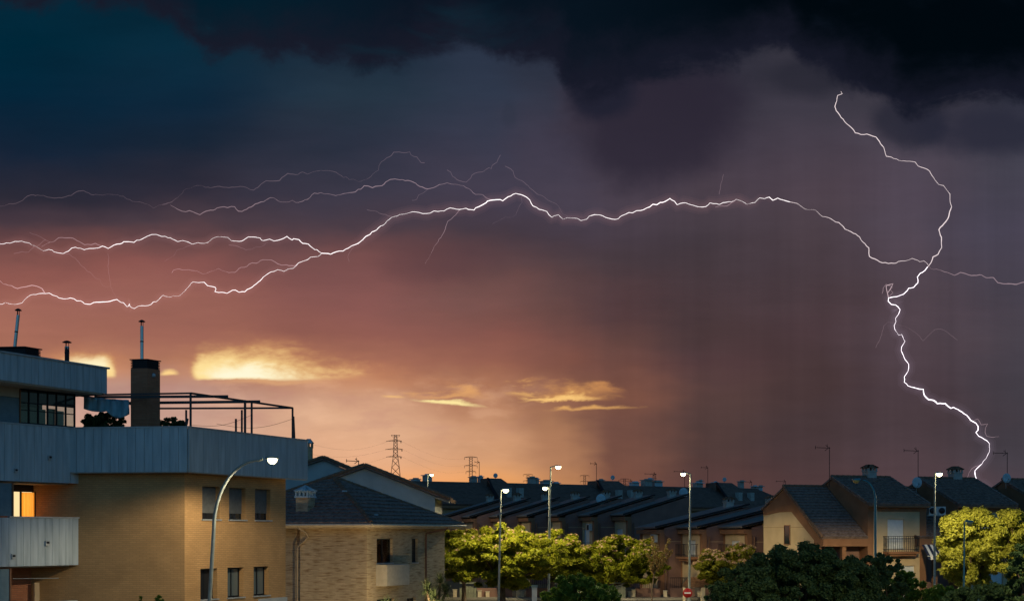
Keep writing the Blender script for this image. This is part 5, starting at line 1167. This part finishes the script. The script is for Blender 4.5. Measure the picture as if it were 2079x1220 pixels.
# ------------------------------------------------------------------ the long apartment block behind everything
L0, L1 = corner_at(846, 150), corner_at(1572, 176); dl = (L1-L0); Ll = dl.length; aL = math.atan2(dl.y, dl.x)
lb = thing('long_block', 'long low block with a dark tiled roof along the skyline', 'building', (L0.x, L0.y, 0), aL)
rz_ = Z(976, 150); ez_ = rz_-2.6
roof([(-10,-6,ez_),(Ll-.5,-6,ez_),(Ll-3.0,0,rz_),(-10,0,rz_)], .42, 0, M['tile_far'], lb, lift=.03)
MB().slab([(Ll-.5,-6,ez_),(Ll-.5,6,ez_),(Ll-3,0,rz_)], .12).slab([(Ll-.5,6,ez_),(-10,6,ez_),(-10,0,rz_),(Ll-3,0,rz_)], .12).build('roof_slope', M['tile_far'], lb)
holes_ = [(4+i*4.4, 5.6+i*4.4, ez_-2.0, ez_-.9) for i in range(int((Ll-2)/4.4))]
mb = MB(); wall_local(mb, (-10,-5.2), (Ll-1.2,-5.2), 0, ez_-.15, holes_, (0,-1), .25); mb.build('wall', M['beige'], lb)
for h in holes_: window_local(lb, (-10,-5.2), (Ll-1.2,-5.2), h, (0,-1), .15, 'dark', 'dark', 'window', 1)
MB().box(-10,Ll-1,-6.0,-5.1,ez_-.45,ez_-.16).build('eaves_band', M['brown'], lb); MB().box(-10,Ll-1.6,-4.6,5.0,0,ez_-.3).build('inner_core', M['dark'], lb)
def lbx(px):                                          # along the ridge seen at pixel column
    r = (px-CX)/F; d = dl.normalized(); return (r*L0.y-L0.x)/(d.x-r*d.y)
def ridge_y(px): return HY-(rz_-EYE)*F/(L0.y+dl.normalized().y*lbx(px))
# cross gables rising over ridge
for a, b, yt in ((977,1011,970),(1199,1248,975),(1440,1477,979)):
    xa, xb = lbx(a), lbx(b); d_ = L0.y+dl.normalized().y*xa; zt_ = Z(yt, d_)
    mb = MB(); pr = [(xa,zt_-.15),(xa+.1,zt_),(xb-.5,zt_),(xb,zt_-.7)]
    pts = [(xa-.2,-4.9,ez_+.45),(xb+1.7,-4.9,ez_+.45),(xb-.3,-1.2,zt_-.05),(xa+.1,-1.2,zt_-.05)]
    mb.slab(pts, .15); mb.add([(xa,-1.2,rz_-.9),(xb,-1.2,rz_-.9),(xb-.3,-1.2,zt_-.06),(xa+.1,-1.2,zt_-.06),(xa,.8,rz_-.9),(xb,.8,rz_-.9),(xb-.3,.8,zt_-.06),(xa+.1,.8,zt_-.06)], [(0,1,2,3),(7,6,5,4),(1,5,6,2),(4,0,3,7),(3,2,6,7)])
    mb.build('cross_gable', M['tile_far'], lb)
    MB().slab([(xa-1.2,-5.6,ez_+.35),(xa+.1,-1.1,zt_+.03),(xa+.35,-1.1,zt_+.03),(xa-.85,-5.6,ez_+.35)][::-1], .15).build('verge_tiles', M['black'], lb)
    for q_ in (a+18, a+42):
        x = lbx(q_); MB().box(x-.28,x+.28,-4.3,-3.6,ez_+.8,ez_+1.9).build('dormer_flue', M['chim'], lb)
# chimneys along ridge
for i, (a, b, yt) in enumerate(((842,856,969),(866,880,961),(961,972,965),(977,984,964),(1080,1092,966),(1093,1098,969),(1108,1125,973),(1128,1140,977),(1221,1230,971),(1289,1302,976),(1314,1329,971),(1321,1329,969),(1334,1350,974),(1419,1432,977),(1425,1431,973),(1455,1461,976),(1508,1516,974),(1535,1542,984),(1546,1554,984))):
    xa, xb = lbx(a), lbx(b); d_ = L0.y+dl.normalized().y*xa; zt_ = Z(yt, d_); w = xb-xa
    c = MB().box(xa,xb,.3+.013*i,.3+.013*i+max(.5,w*.8),rz_-.8,zt_-.2).build('chimney', M['chim'] if i % 3 else M['dish'], lb)
    MB().box(xa-.08,xb+.08,.2,.4+max(.5,w*.8)+.2,zt_-.2,zt_-.12).box(xa+w*.2,xb-w*.2,.35,.3+max(.4,w*.6),zt_-.12,zt_).build('chimney_cap', M['dish'] if i % 2 else M['chim'], c)
for i, (px, yt, s_, bl) in enumerate(((973,937,-1,.5),(1211,940,-1,.7),(1331,961,-1,1.3),(1390,956,-1,1.3),(1437,948,-1,.8),(1283,975,-1,1.6),(1526,977,-1,1.2),(1595,976,-1,1.2),(728,934,-1,.9))):
    Y = 100 if px == 728 else 153+(px-846)*.035
    antenna(['antenna beside the second pylon on the skyline','lone antenna right of the twin lamps on the skyline','antenna between two groups of chimneys on the skyline','antenna behind the lamp above the no entry sign','tall antenna right of the lamp above the no entry sign',
             'low wide antenna left of the chimney group','low antenna near the right end of the long roof','antenna just left of the beige house gable','small antenna on the white gable roofs'][i], px, yt, {728:948,1595:1000}.get(px, ridge_y(min(px,1560))+3), Y, s_, bl, thick=.03)
for i, (px, py) in enumerate(((1006,965),(1244,969),(1471,973))):
    dish(['dish on the skyline right above the brightest lamp','dish on the skyline between the twin lamps and the no entry sign','rightmost dish on the long skyline roof'][i], px, py, 157+(px-1000)*.03, .27, .1)

# ------------------------------------------------------------------ pylons and lines beyond
def pylon(label, px, yt, yb, Y, kind, group='power pylons on the horizon'):
    b = Vector(((px-CX)/F*Y, Y, 0)); t = thing('power_pylon', label, 'pylon', b, .1, group)
    s = Y/F; H_ = Z(yt, Y); mb = MB(); r = .55*s
    def q(x, z, y=0): return Vector((x, y, z))
    if kind == 'lattice':
        hb = Z(950, Y)
        prof = [(0, 22*s), (Z(985,Y), 11*s), (Z(955,Y), 8.5*s), (Z(925,Y), 4.5*s), (Z(886,Y), 3*s), (H_, 2.4*s)]
        def w(z):
            for (z0,w0),(z1,w1) in zip(prof, prof[1:]):
                if z0 <= z <= z1: return w0+(w1-w0)*(z-z0)/(z1-z0)
            return prof[-1][1]
        zs = [0]
        while zs[-1] < H_-1: zs.append(zs[-1]+max(1.8*w(zs[-1]), 5*s))
        zs[-1] = H_
        legs = MB()
        for sx in (-1,1):
            for sy in (-1,1):
                for a, c in zip(zs, zs[1:]): legs.bar(q(sx*w(a),a,sy*w(a)), q(sx*w(c),c,sy*w(c)), r*.9, n=4)
        for a, c in zip(zs, zs[1:]):
            for sy in (-1,1):
                mb.bar(q(-w(a),a,sy*w(a)), q(w(c),c,sy*w(c)), r*.55, n=4); mb.bar(q(w(a),a,sy*w(a)), q(-w(c),c,sy*w(c)), r*.55, n=4)
        legs.build('legs', M['pylon'], t)
        ins = MB()
        for y_, L_, R_ in ((895,16,13),(912,18,15),(927,16,13)):
            z = Z(y_, Y); arm = MB()
            for sx, ln in ((-1,L_),(1,R_)):
                arm.bar(q(0,z+3*s), q(sx*ln*s,z), r*.7, n=4); arm.bar(q(0,z-.5*s), q(sx*ln*s,z), r*.7, n=4)
                for k in (.35,.6): arm.bar(q(sx*ln*s*k,z), q(sx*ln*s*k,z+3*s*(1-k)), r*.5, n=4)
            arm.build('cross_arm', M['pylon'], t)
            ins.bar(q(R_*s-2*s,z), q(R_*s-2*s,z-4*s), r*1.6, n=6); ins.bar(q(-L_*s,z), q(-L_*s-3*s,z-.5*s), r*1.0, n=6)
        arm = MB(); arm.bar(q(-9*s,H_), q(9*s,H_), r*.8, n=4); arm.bar(q(-7*s,H_-3*s), q(7*s,H_-3*s), r*.6, n=4); arm.bar(q(-9*s,H_),q(-7*s,H_-3*s),r*.6,n=4); arm.bar(q(9*s,H_),q(7*s,H_-3*s),r*.6,n=4)
        arm.build('top_arm', M['pylon'], t); stuff(ins.build('insulators', M['pylon'], t))
    else:
        k = kind; wz = 3.6*k*s
        for sx in (-1,1): mb.bar(q(sx*wz*1.4,0), q(sx*wz*.75,H_), r*.9*k, n=4)
        z = 0
        while z < H_: mb.bar(q(-wz*1.2,z), q(wz*1.1,min(H_,z+5*s*k)), r*.5*k, n=4); mb.bar(q(wz*1.2,z), q(-wz*1.1,min(H_,z+5*s*k)), r*.5*k, n=4); z += 5*s*k
        for z, ln in ((H_, 13*k*s),(H_-17*k*s, 13*k*s),(H_-29*k*s, 10*k*s)):
            arm = MB(); arm.bar(q(-ln,z), q(ln,z), r*.8*k, n=4); arm.bar(q(-ln,z), q(0,z+2.5*s*k), r*.5*k, n=4); arm.bar(q(ln,z), q(0,z+2.5*s*k), r*.5*k, n=4)
            for sx in (-1,1): arm.bar(q(sx*ln,z), q(sx*ln,z-5*s*k), r*.6*k, n=4)
            arm.build('cross_arm', M['pylon'], t)
    mb.build('lattice_bracing', M['pylon'], t)
pylon('largest lattice pylon, left of the others over the white gable', 803, 883, 965, 520, 'lattice')
pylon('second pylon with flat arms, left of the skyline antenna', 956, 928, 975, 900, 1.0)
pylon('third pylon, small, between the brightest lamp and the twin lamps', 1072, 963, 978, 1400, .75)
pylon('fourth pylon, small, right of the twin lamps', 1187, 965, 980, 1500, .7)
pylon('fifth pylon, tiny, left of the chimney group on the skyline', 1268, 972, 985, 1700, .7)
pylon('sixth pylon, tiny, near the middle of the skyline', 1327, 962, 985, 1700, .5)
wm = MB()
for (xa,ya,Ya),(xb,yb2,Yb) in ((((600,892,380)),((787,896,520))),(((560,905,380)),((785,912,520))),(((600,925,380)),((787,927,520))),(((818,912,520)),((944,944,900))),(((816,927,520)),((944,957,900))),(((816,896,520)),((944,930,900)))):
    a, b = P(xa,ya,Ya), P(xb,yb2,Yb)
    wm.tube([a.lerp(b, i/12)-Vector((0,0,3.0*math.sin(math.pi*i/12)))-P(803,1085,520) for i in range(13)], .016, 4)
o = wm.build('power_line', M['pylon']); o.location = P(803,1085,520); tag(o, 'thin power lines sagging from the largest pylon', 'power lines'); stuff(o)
# ------------------------------------------------------------------ vegetation
def leaf_cloud(name, centers, radii, n, size, mat, parent, seed, aspect=2.2, flat=0.0, flatten=.7, shell=.5, z_up=.3, off=None):
    """n leaf quads gathered in clumps (centres + radii), gaps between clumps stay open"""
    g = np.random.default_rng(seed); C = np.asarray(centers, float); R = np.asarray(radii, float)
    w = R**2; w /= w.sum(); idx = g.choice(len(C), n, p=w)
    d = g.normal(size=(n,3)); d /= np.linalg.norm(d, axis=1)[:,None]
    rr = shell+(1-shell)*g.random(n)**.6; rr *= np.where(g.random(n) < .08, 1.25, 1)
    Pp = C[idx]+d*(R[idx]*rr)[:,None]*np.array([1,1,flatten])
    nrm = d*.6+g.normal(size=(n,3))*.7; nrm[:,2] += z_up; nrm[:,2] += flat*np.sign(nrm[:,2])*1.5; nrm /= np.linalg.norm(nrm, axis=1)[:,None]
    t = g.normal(size=(n,3)); t -= nrm*(t*nrm).sum(1)[:,None]; t /= np.linalg.norm(t, axis=1)[:,None]; b = np.cross(nrm, t)
    s = size*(.6+.8*g.random(n)); a = t*(s*aspect/2)[:,None]; b = b*(s/2)[:,None]
    droop = np.array([0,0,-1])*(s*.25)[:,None]
    V = np.stack([Pp-a+droop*.4, Pp+b, Pp+a+droop, Pp-b], 1).reshape(-1,3)
    if off is not None: V = V-np.array(off)
    return raw_mesh(name, V, np.arange(n*4).reshape(-1,4), mat, parent)
def tree(label, px, Y, ytop, ybot, wpx, n, size, mat, seed, kind='round', trunk_r=.16, cat='tree', name='tree', group=None, nclump=70, cr=.24, lean=0, blossom=None, depthk=.8, trunk_top=None, asp=2.2, stems=1, ry=None):
    """crown between pixel rows ytop..ybot and wpx pixels wide as seen from the camera, at distance Y"""
    if kind == 'round' and nclump > 20: nclump = int(nclump*2.2); cr *= .68
    g = np.random.default_rng(seed); c = P(px, (ytop+ybot)/2, Y); rx = wpx/2*Y/F; rz = (ybot-ytop)/2*Y/F; ry_ = rx*depthk if ry is None else ry
    t = thing(name, label, cat, (c.x, Y, 0), 0, group)
    cz = c.z; cs, rs = [], []
    tries = 0
    while len(cs) < nclump and tries < 5000:
        tries += 1
        d = g.normal(size=3); d /= np.linalg.norm(d); r = g.random()**.33
        r = max(r, .35)
        x, y, z = d*r
        if kind == 'soft':
            r = g.random()**.4; x, y, z = d*r
            if z > .2 and g.random() < .5: z += .12*g.random()
        if kind == 'umbrella' and z < -.35: z *= .5
        if kind == 'umbrella': z = z*.9+.1*(1-(x*x+y*y))
        rad = cr*(.6+.8*g.random())
        p = (x*rx*(1-rad*.6), y*ry_*(1-rad*.6), cz+z*rz*(1-rad*.5))
        cs.append(p); rs.append(rad*min(rx, rz*1.6)*(.9 if kind != 'umbrella' else 1.0))
    crown = leaf_cloud('crown', cs, rs, n, size, mat, t, seed+1, flatten={'umbrella':.55,'soft':.62,'airy':.8}.get(kind,.8), flat={'umbrella':.5,'soft':.25,'airy':.0}.get(kind,.1), shell={'soft':.1,'airy':.0}.get(kind,.2), aspect=asp)
    # trunk and limbs
    mb = MB(); base_z = cz-rz*.35
    tops = [Vector(cs[i]) for i in g.choice(len(cs), min(len(cs), 14), replace=False)]
    for s_ in range(stems):
        x0 = (s_-(stems-1)/2)*.5
        fork = Vector((lean+x0*1.2, 0, max(.6, base_z*.55)))
        mb.tube([(x0,0,-.1),(x0*.9+lean*.3,.05,fork.z*.5),fork], [trunk_r*1.25,trunk_r,trunk_r*.8], 8)
        for j, q in enumerate(tops):
            if j % stems != s_: continue
            m_ = fork.lerp(q, .5)+Vector((g.uniform(-.3,.3),g.uniform(-.3,.3),g.uniform(0,.4)))
            mb.tube([fork, m_, q], [trunk_r*.55, trunk_r*.32, trunk_r*.10], 6)
    mb.build('trunk', M['bark'], t, uv=False)
    if blossom:
        nb_, bm_, bs = blossom
        # tufts only on the upper skin of the crown
        top = [i for i in range(len(cs)) if cs[i][2] > cz+rz*.0]
        if top:
            ii = g.choice(top, nb_); d = g.normal(size=(nb_,3)); d[:,2] = abs(d[:,2])+.6; d /= np.linalg.norm(d, axis=1)[:,None]
            pc_ = np.array([cs[i] for i in ii])+d*np.array([rs[i] for i in ii])[:,None]*np.array([1.05,1.05,.62])
            leaf_cloud('blossom', pc_, np.full(nb_, .07), nb_*14, bs, bm_, t, seed+9, aspect=3, flatten=.6, shell=.1, z_up=.6)
    return t
LM = {
 'silk': leaf_mat('silk_tree_leaf', (.19,.22,.013), (.28,.30,.018), (.38,.36,.035), .5),
 'silkb': leaf_mat('silk_tree_leaf_deep', (.17,.18,.016), (.24,.25,.022), (.32,.29,.035), .5),
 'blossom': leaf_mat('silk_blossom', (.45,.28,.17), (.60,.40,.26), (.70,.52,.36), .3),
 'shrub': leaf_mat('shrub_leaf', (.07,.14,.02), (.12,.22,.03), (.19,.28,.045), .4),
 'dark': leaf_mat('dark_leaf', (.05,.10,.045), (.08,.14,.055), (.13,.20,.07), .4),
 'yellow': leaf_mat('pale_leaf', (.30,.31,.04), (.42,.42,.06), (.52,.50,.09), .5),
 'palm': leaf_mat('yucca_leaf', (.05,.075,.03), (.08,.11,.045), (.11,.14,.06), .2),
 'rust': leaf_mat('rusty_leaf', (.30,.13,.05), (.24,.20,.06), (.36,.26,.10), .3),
}
tree('widest mimosa tree, left of the twin lamps and lit yellow green from above', 1020, 85, 1062, 1200, 268, 120000, .085, LM['silk'], 11, 'soft', .2, nclump=260, cr=.12, blossom=(260, LM['blossom'], .05), asp=3.0, name='mimosa_tree', group=None)
tree('mimosa tree glowing on its right side right behind the twin lamp poles', 1122, 95, 1072, 1186, 150, 50000, .09, LM['silk'], 12, 'soft', .16, nclump=150, cr=.16, blossom=(200, LM['blossom'], .06), asp=3.0, name='mimosa_tree')
tree('darker mimosa tree at the corner of the brick house', 942, 92, 1066, 1196, 120, 30000, .09, LM['silkb'], 13, 'soft', .15, nclump=110, cr=.18, asp=3.0, blossom=(60, LM['blossom'], .05), name='mimosa_tree')
tree('flat mimosa tree in front of the upper row houses, left of the no entry sign', 1252, 97, 1088, 1196, 226, 70000, .09, LM['silk'], 14, 'soft', .18, nclump=220, cr=.13, blossom=(300, LM['blossom'], .055), asp=3.0, name='mimosa_tree')
tree('pale blossoming mimosa tree right of the no entry sign', 1488, 92, 1102, 1196, 165, 42000, .09, LM['silkb'], 15, 'soft', .16, nclump=150, cr=.16, blossom=(700, LM['blossom'], .07), asp=3.0, name='mimosa_tree')
tree('bright green bushy tree low in the centre between the lamp poles', 1178, 70, 1163, 1260, 165, 42000, .075, LM['shrub'], 16, 'round', .1, nclump=110, cr=.16, name='leafy_tree', asp=1.7)
tree('tiny dark green bush top behind the grey green gate', 1205, 82, 1182, 1240, 120, 12000, .08, LM['dark'], 17, 'round', .1, nclump=40, name='bush', cat='bush', asp=1.7)
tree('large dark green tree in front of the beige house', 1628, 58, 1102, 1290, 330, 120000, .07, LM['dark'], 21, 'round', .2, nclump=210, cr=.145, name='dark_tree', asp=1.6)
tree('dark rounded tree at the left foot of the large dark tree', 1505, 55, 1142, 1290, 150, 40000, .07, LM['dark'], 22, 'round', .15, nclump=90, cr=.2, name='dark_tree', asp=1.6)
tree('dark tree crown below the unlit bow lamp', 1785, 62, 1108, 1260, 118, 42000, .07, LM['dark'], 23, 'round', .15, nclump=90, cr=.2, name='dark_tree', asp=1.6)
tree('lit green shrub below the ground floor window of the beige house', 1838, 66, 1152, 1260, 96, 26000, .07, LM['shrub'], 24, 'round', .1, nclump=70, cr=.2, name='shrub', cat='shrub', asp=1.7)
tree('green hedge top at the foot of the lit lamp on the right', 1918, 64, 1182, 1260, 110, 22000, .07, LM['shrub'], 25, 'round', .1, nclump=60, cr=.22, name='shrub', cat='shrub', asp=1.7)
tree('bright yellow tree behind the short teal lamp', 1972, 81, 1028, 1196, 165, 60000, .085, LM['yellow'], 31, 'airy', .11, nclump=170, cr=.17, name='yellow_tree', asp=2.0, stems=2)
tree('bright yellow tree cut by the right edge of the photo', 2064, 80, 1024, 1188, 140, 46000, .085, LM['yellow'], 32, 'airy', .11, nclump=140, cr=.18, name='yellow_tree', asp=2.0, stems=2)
tree('dark foreground tree at the bottom right corner', 2088, 40, 1085, 1300, 110, 36000, .045, LM['dark'], 33, 'round', .14, nclump=90, cr=.2, name='dark_tree', asp=1.6)
tree('low dark bush at the bottom edge under the yellow trees', 1996, 50, 1180, 1290, 190, 36000, .055, LM['dark'], 34, 'round', .1, nclump=80, cr=.17, name='bush', cat='bush', asp=1.6)
tree('low dark bush at the bottom edge left of the large dark tree', 1452, 75, 1172, 1260, 60, 9000, .07, LM['dark'], 35, 'round', .08, nclump=30, name='bush', cat='bush', asp=1.6)
tree('black foliage on the roof terrace behind the brick chimney', 346, 53.5, 846, 880, 74, 9000, .045, LM['dark'], 36, 'round', .03, nclump=40, name='terrace_plant', cat='plant', asp=1.4)
tree('dark planting on the roof terrace under the tarpaulin', 208, 51.6, 836, 880, 100, 16000, .05, LM['dark'], 37, 'round', .03, nclump=60, name='terrace_plant', cat='plant', asp=1.4)
tree('sprig of grass green leaves at the foot of the tan brick wall', 322, 46.5, 1203, 1240, 26, 420, .05, LM['shrub'], 38, 'round', .01, nclump=12, name='shrub', cat='shrub', asp=2.5)
tree('small plant tip at the bottom of the tan brick wall', 284, 46.5, 1208, 1240, 12, 200, .045, LM['shrub'], 39, 'round', .01, nclump=8, name='shrub', cat='shrub', asp=2.5)
# young thin tree with rusty leaves
b = P(1327, 1085, 86); yt_ = thing('young_tree', 'thin young tree with sparse rusty leaves right of the flat mimosa', 'tree', (b.x, 86, 0))
mb = MB(); cs, rs = [], []; r = random.Random(5)
mb.tube([(-.12,0,0),(-.1,0,1.0),(.02,0,2.0)], [.05,.045,.035], 6)
for (x, z) in ((-.05,4.35),(.25,3.1),(1.0,4.2),(.8,3.6),(-.35,3.3),(.55,2.9),(1.15,3.5),(.2,3.9),(-.2,2.6)):
    q = Vector((x, r.uniform(-.3,.3), z)); mb.tube([(.02,0,2.0),Vector((x*.4,q.y*.4,2.0+(z-2)*.5)),q], [.022,.014,.005], 5)
    for k in range(9): f_ = .35+.65*k/8; cs.append((.02+(q.x-.02)*f_+r.uniform(-.08,.08), q.y*f_+r.uniform(-.1,.1), 2+(q.z-2)*f_)); rs.append(.13)
mb.build('trunk', M['bark'], yt_, uv=False); leaf_cloud('crown', cs, rs, 2600, .055, LM['rust'], yt_, 44, aspect=2)
# yucca by the brick house
b = P(882, 1085, 64); yu = thing('yucca', 'spiky yucca with drooping sword leaves at the corner of the brick house', 'plant', (b.x, 64, 0))
mb = MB(); heads = [(-.32,0,1.95),(.28,.1,2.25),(.02,-.2,1.55),(.5,.2,1.8)]
for h in heads: mb.tube([(0,0,0),(h[0]*.4,0,.8),h], [.09,.07,.06], 7)
mb.build('stem', M['bark'], yu, uv=False)
g = np.random.default_rng(8); V = []; Fq = []
for h in heads:
    for k in range(190):
        az = g.uniform(0, 2*math.pi); el = g.uniform(-.7, 1.45); L_ = g.uniform(.45,.72); d = Vector((math.cos(az)*math.cos(el), math.sin(az)*math.cos(el), math.sin(el)))
        sd = d.cross(Vector((0,0,1))).normalized()*.014; h_ = Vector(h); m_ = h_+d*L_*.55; e_ = h_+d*L_-Vector((0,0,.18*L_*math.cos(el)))
        b_ = len(V); V += [h_-sd*.6, h_+sd*.6, m_+sd, m_-sd, e_+sd*.15, e_-sd*.15]; Fq += [(b_,b_+1,b_+2,b_+3),(b_+3,b_+2,b_+4,b_+5)]
raw_mesh('leaf_rosettes', np.array([tuple(v) for v in V]), np.array(Fq), LM['palm'], yu)['kind'] = 'stuff'
# bamboo like shoots under the windows of the brick house
b = P(785, 1085, 62); sh = thing('garden_shrub', 'spiky green shrub under the brick house window', 'shrub', (b.x, 62, 0))
g = np.random.default_rng(9); V = []; Fq = []
for k in range(420):
    x = g.normal(0,.42); top = 1.5+.32*math.exp(-(x/.35)**2)+g.uniform(-.35,.15); z0 = g.uniform(.2, top-.3); L_ = g.uniform(.25,.5)
    d = Vector((g.normal(0,.45), g.normal(0,.3), 1)).normalized(); h_ = Vector((x, g.normal(0,.25), max(.1,top-L_-g.uniform(0,.9)))); sd = Vector((.012,0,0))
    b_ = len(V); V += [h_-sd, h_+sd, h_+d*L_+sd*.2, h_+d*L_-sd*.2]; Fq.append((b_,b_+1,b_+2,b_+3))
raw_mesh('leaves', np.array([tuple(v) for v in V]), np.array(Fq), LM['palm'], sh)['kind'] = 'stuff'
# shaggy ground cover: low grass along verge
g = np.random.default_rng(19); n = 9000; X = g.uniform(-9, 2, n); Yy = g.uniform(66, 88, n); s = g.uniform(.08,.3,n)
base_ = np.stack([X, Yy, np.full(n,-.02)], 1); dx = np.stack([np.full(n,.012), np.zeros(n), np.zeros(n)],1); tp = np.stack([g.normal(0,.06,n), g.normal(0,.06,n), s],1)
V = np.stack([base_-dx, base_+dx, base_+tp+dx*.2, base_+tp-dx*.2],1).reshape(-1,3)
o = raw_mesh('grass', V, np.arange(n*4).reshape(-1,4), LM['shrub']); tag(o, 'rough grass on the verge by the brick house', 'grass'); stuff(o)

# ------------------------------------------------------------------ garden walls, gates, porch and sign at street level
YG = 94.0
def wx(px, Y=YG): return (px-CX)/F*Y
gw2 = thing('garden_wall', 'low pale garden wall with square posts along the far pavement', 'wall', (wx(1180), YG+3.2, 0), 0)
for (a, b) in ((968,1040),(1068,1245),(1290,1340),(1360,1410),(1432,1520)):
    x0, x1 = wx(a)*1.034-gw2.location.x, wx(b)*1.034-gw2.location.x
    MB().box(x0,x1,-.1,.1,0,.75).build('wall_section', M['darkwall'], gw2)
    n = int((x1-x0)/.14); mb = MB().box(x0,x1,-.03,.0,1.45,1.5)
    for i in range(n): x = x0+.14*i+.03; mb.box(x-.012,x+.012,-.03,-.005,.75,1.5)
    stuff(mb.build('railing_bars', M['black'], gw2))
for i, px in enumerate((924,974,990,1052,1060,1279,1286,1350,1419)):
    x = wx(px)*1.034-gw2.location.x; o = MB().box(x-.13,x+.13,-.28,-.11,0,Z(1197+(i%3)*2,97.2)).build('post', M['post'], gw2)
    MB().box(x-.16,x+.16,-.31,-.08,Z(1197+(i%3)*2,97.2)+.002,Z(1197+(i%3)*2,97.2)+.06).build('post_cap', M['soffit'], o)
for a, b, yt, lb_ in ((931,966,1189,'grey green arched gate beside the brick house garden'),(1245,1275,1187,'grey green double gate left of the thin young tree')):
    x0, x1 = wx(a), wx(b); t = thing('garden_gate', lb_, 'gate', ((x0+x1)/2, YG+1.9, 0)); w = (x1-x0)/2; H_ = Z(yt, YG+1.9)
    nb_ = 6
    for i in range(nb_):
        xa, xb = -w+2*w*i/nb_, -w+2*w*(i+1)/nb_; f_ = 1-((i+.5)/nb_*2-1)**2*.18
        MB().box(xa+.008,xb-.008,-.03,.03,.05,H_*f_).build('board', M['gate_g'], t)
    MB().box(-w,w,.03,.06,.3,.42).build('gate_frame', M['gate_g'], t); MB().box(-w,w,.03,.06,1.1,1.22).build('gate_frame', M['gate_g'], t); MB().bar((.1,-.08,H_*.55),(.1,-.08,H_*.65),.02).build('handle', M['galv'], t)
# house number plate post lamp (white box with blue top)
t = thing('meter_box', 'white cabinet with a dark blue top beside the tall lamp poles', 'cabinet', (wx(1084), YG-2, 0)); 
MB().box(-.17,.17,-.12,.12,0,Z(1192,YG-2)).build('cabinet_body', M['signw'], t); MB().box(-.22,.22,-.16,.16,Z(1192,YG-2)+.002,Z(1187,YG-2)).build('cabinet_top', M['shutter_b'], t); MB().box(-.12,.12,-.135,-.12,.9,Z(1195,YG-2)).build('cabinet_door', M['ac'], t)
# tiled porch
pr = thing('tiled_porch', 'small porch with tan tiled roof and pale pillar behind the no entry sign', 'porch', (wx(1420), YG-.5, 0))
X = lambda px: wx(px, YG-.5)-pr.location.x
zt_, zb_ = Z(1173,YG-.5), Z(1187,YG-.5)
roof([(X(1386),-.2,zb_),(X(1458),-.2,zb_),(X(1452),1.6,zt_),(X(1405),1.6,zt_)], .24, .2, M['tile_b'], pr)
MB().slab([(X(1386),-.2,zb_-.06),(X(1405),1.6,zt_),(X(1398),3.0,zb_)], .1).build('roof_slope', M['tile_b'], pr)
MB().box(X(1423),X(1431),-.15,.15,0,zb_-.15).build('pillar', M['post'], pr); MB().box(X(1387),X(1391),-.15,.15,0,zb_-.15).build('pillar', M['post'], pr); MB().box(X(1387),X(1457),-.12,.12,zb_-.15,zb_-.07).build('beam', M['brown'], pr)
mb = MB().box(X(1432),X(1453),-.02,.0,Z(1192,YG),Z(1190,YG))
for i in range(9): x = X(1433)+i*(X(1453)-X(1433))/8; mb.box(x-.012,x+.012,-.02,0,.1,Z(1190,YG))
mb.build('railing', M['black'], pr)
# no entry sign
sg = P(1396, 1203, 86); t = thing('no_entry_sign', 'red round no entry sign with a white bar in front of the lamp pole', 'road sign', (sg.x, 86, 0)); z = sg.z
MB().bar((0,.05,0),(0,.05,z+.28), .03, n=8).build('sign_post', M['galv'], t)
MB().lathe((0,0,z), [(0,.02),(.30,.02),(.30,-.0),(0,0)], 32, 'y').build('sign_disc', M['red'], t)
MB().box(-.2,.2,-.012,-.004,z-.045,z+.045).build('white_bar', M['signw'], t)

# ------------------------------------------------------------------ thin rain haze hanging over the whole place
if HAZE:
    hz_ = MB().box(-700, 700, -60, 1800, -1.2, 60).build('haze', None) if False else None
    mm = bpy.data.materials.new('haze_air'); mm.use_nodes = True; N_ = mm.node_tree.nodes; N_.clear()
    vv = N_.new('ShaderNodeVolumePrincipled'); vv.inputs['Density'].default_value = HAZE; vv.inputs['Color'].default_value = (.8,.84,.88,1); vv.inputs['Anisotropy'].default_value = .5
    oo = N_.new('ShaderNodeOutputMaterial'); mm.node_tree.links.new(vv.outputs[0], oo.inputs['Volume'])
    hz_ = MB().box(-900, 900, -80, 1900, -1.2, 75).build('haze', mm, uv=False); stuff(hz_)
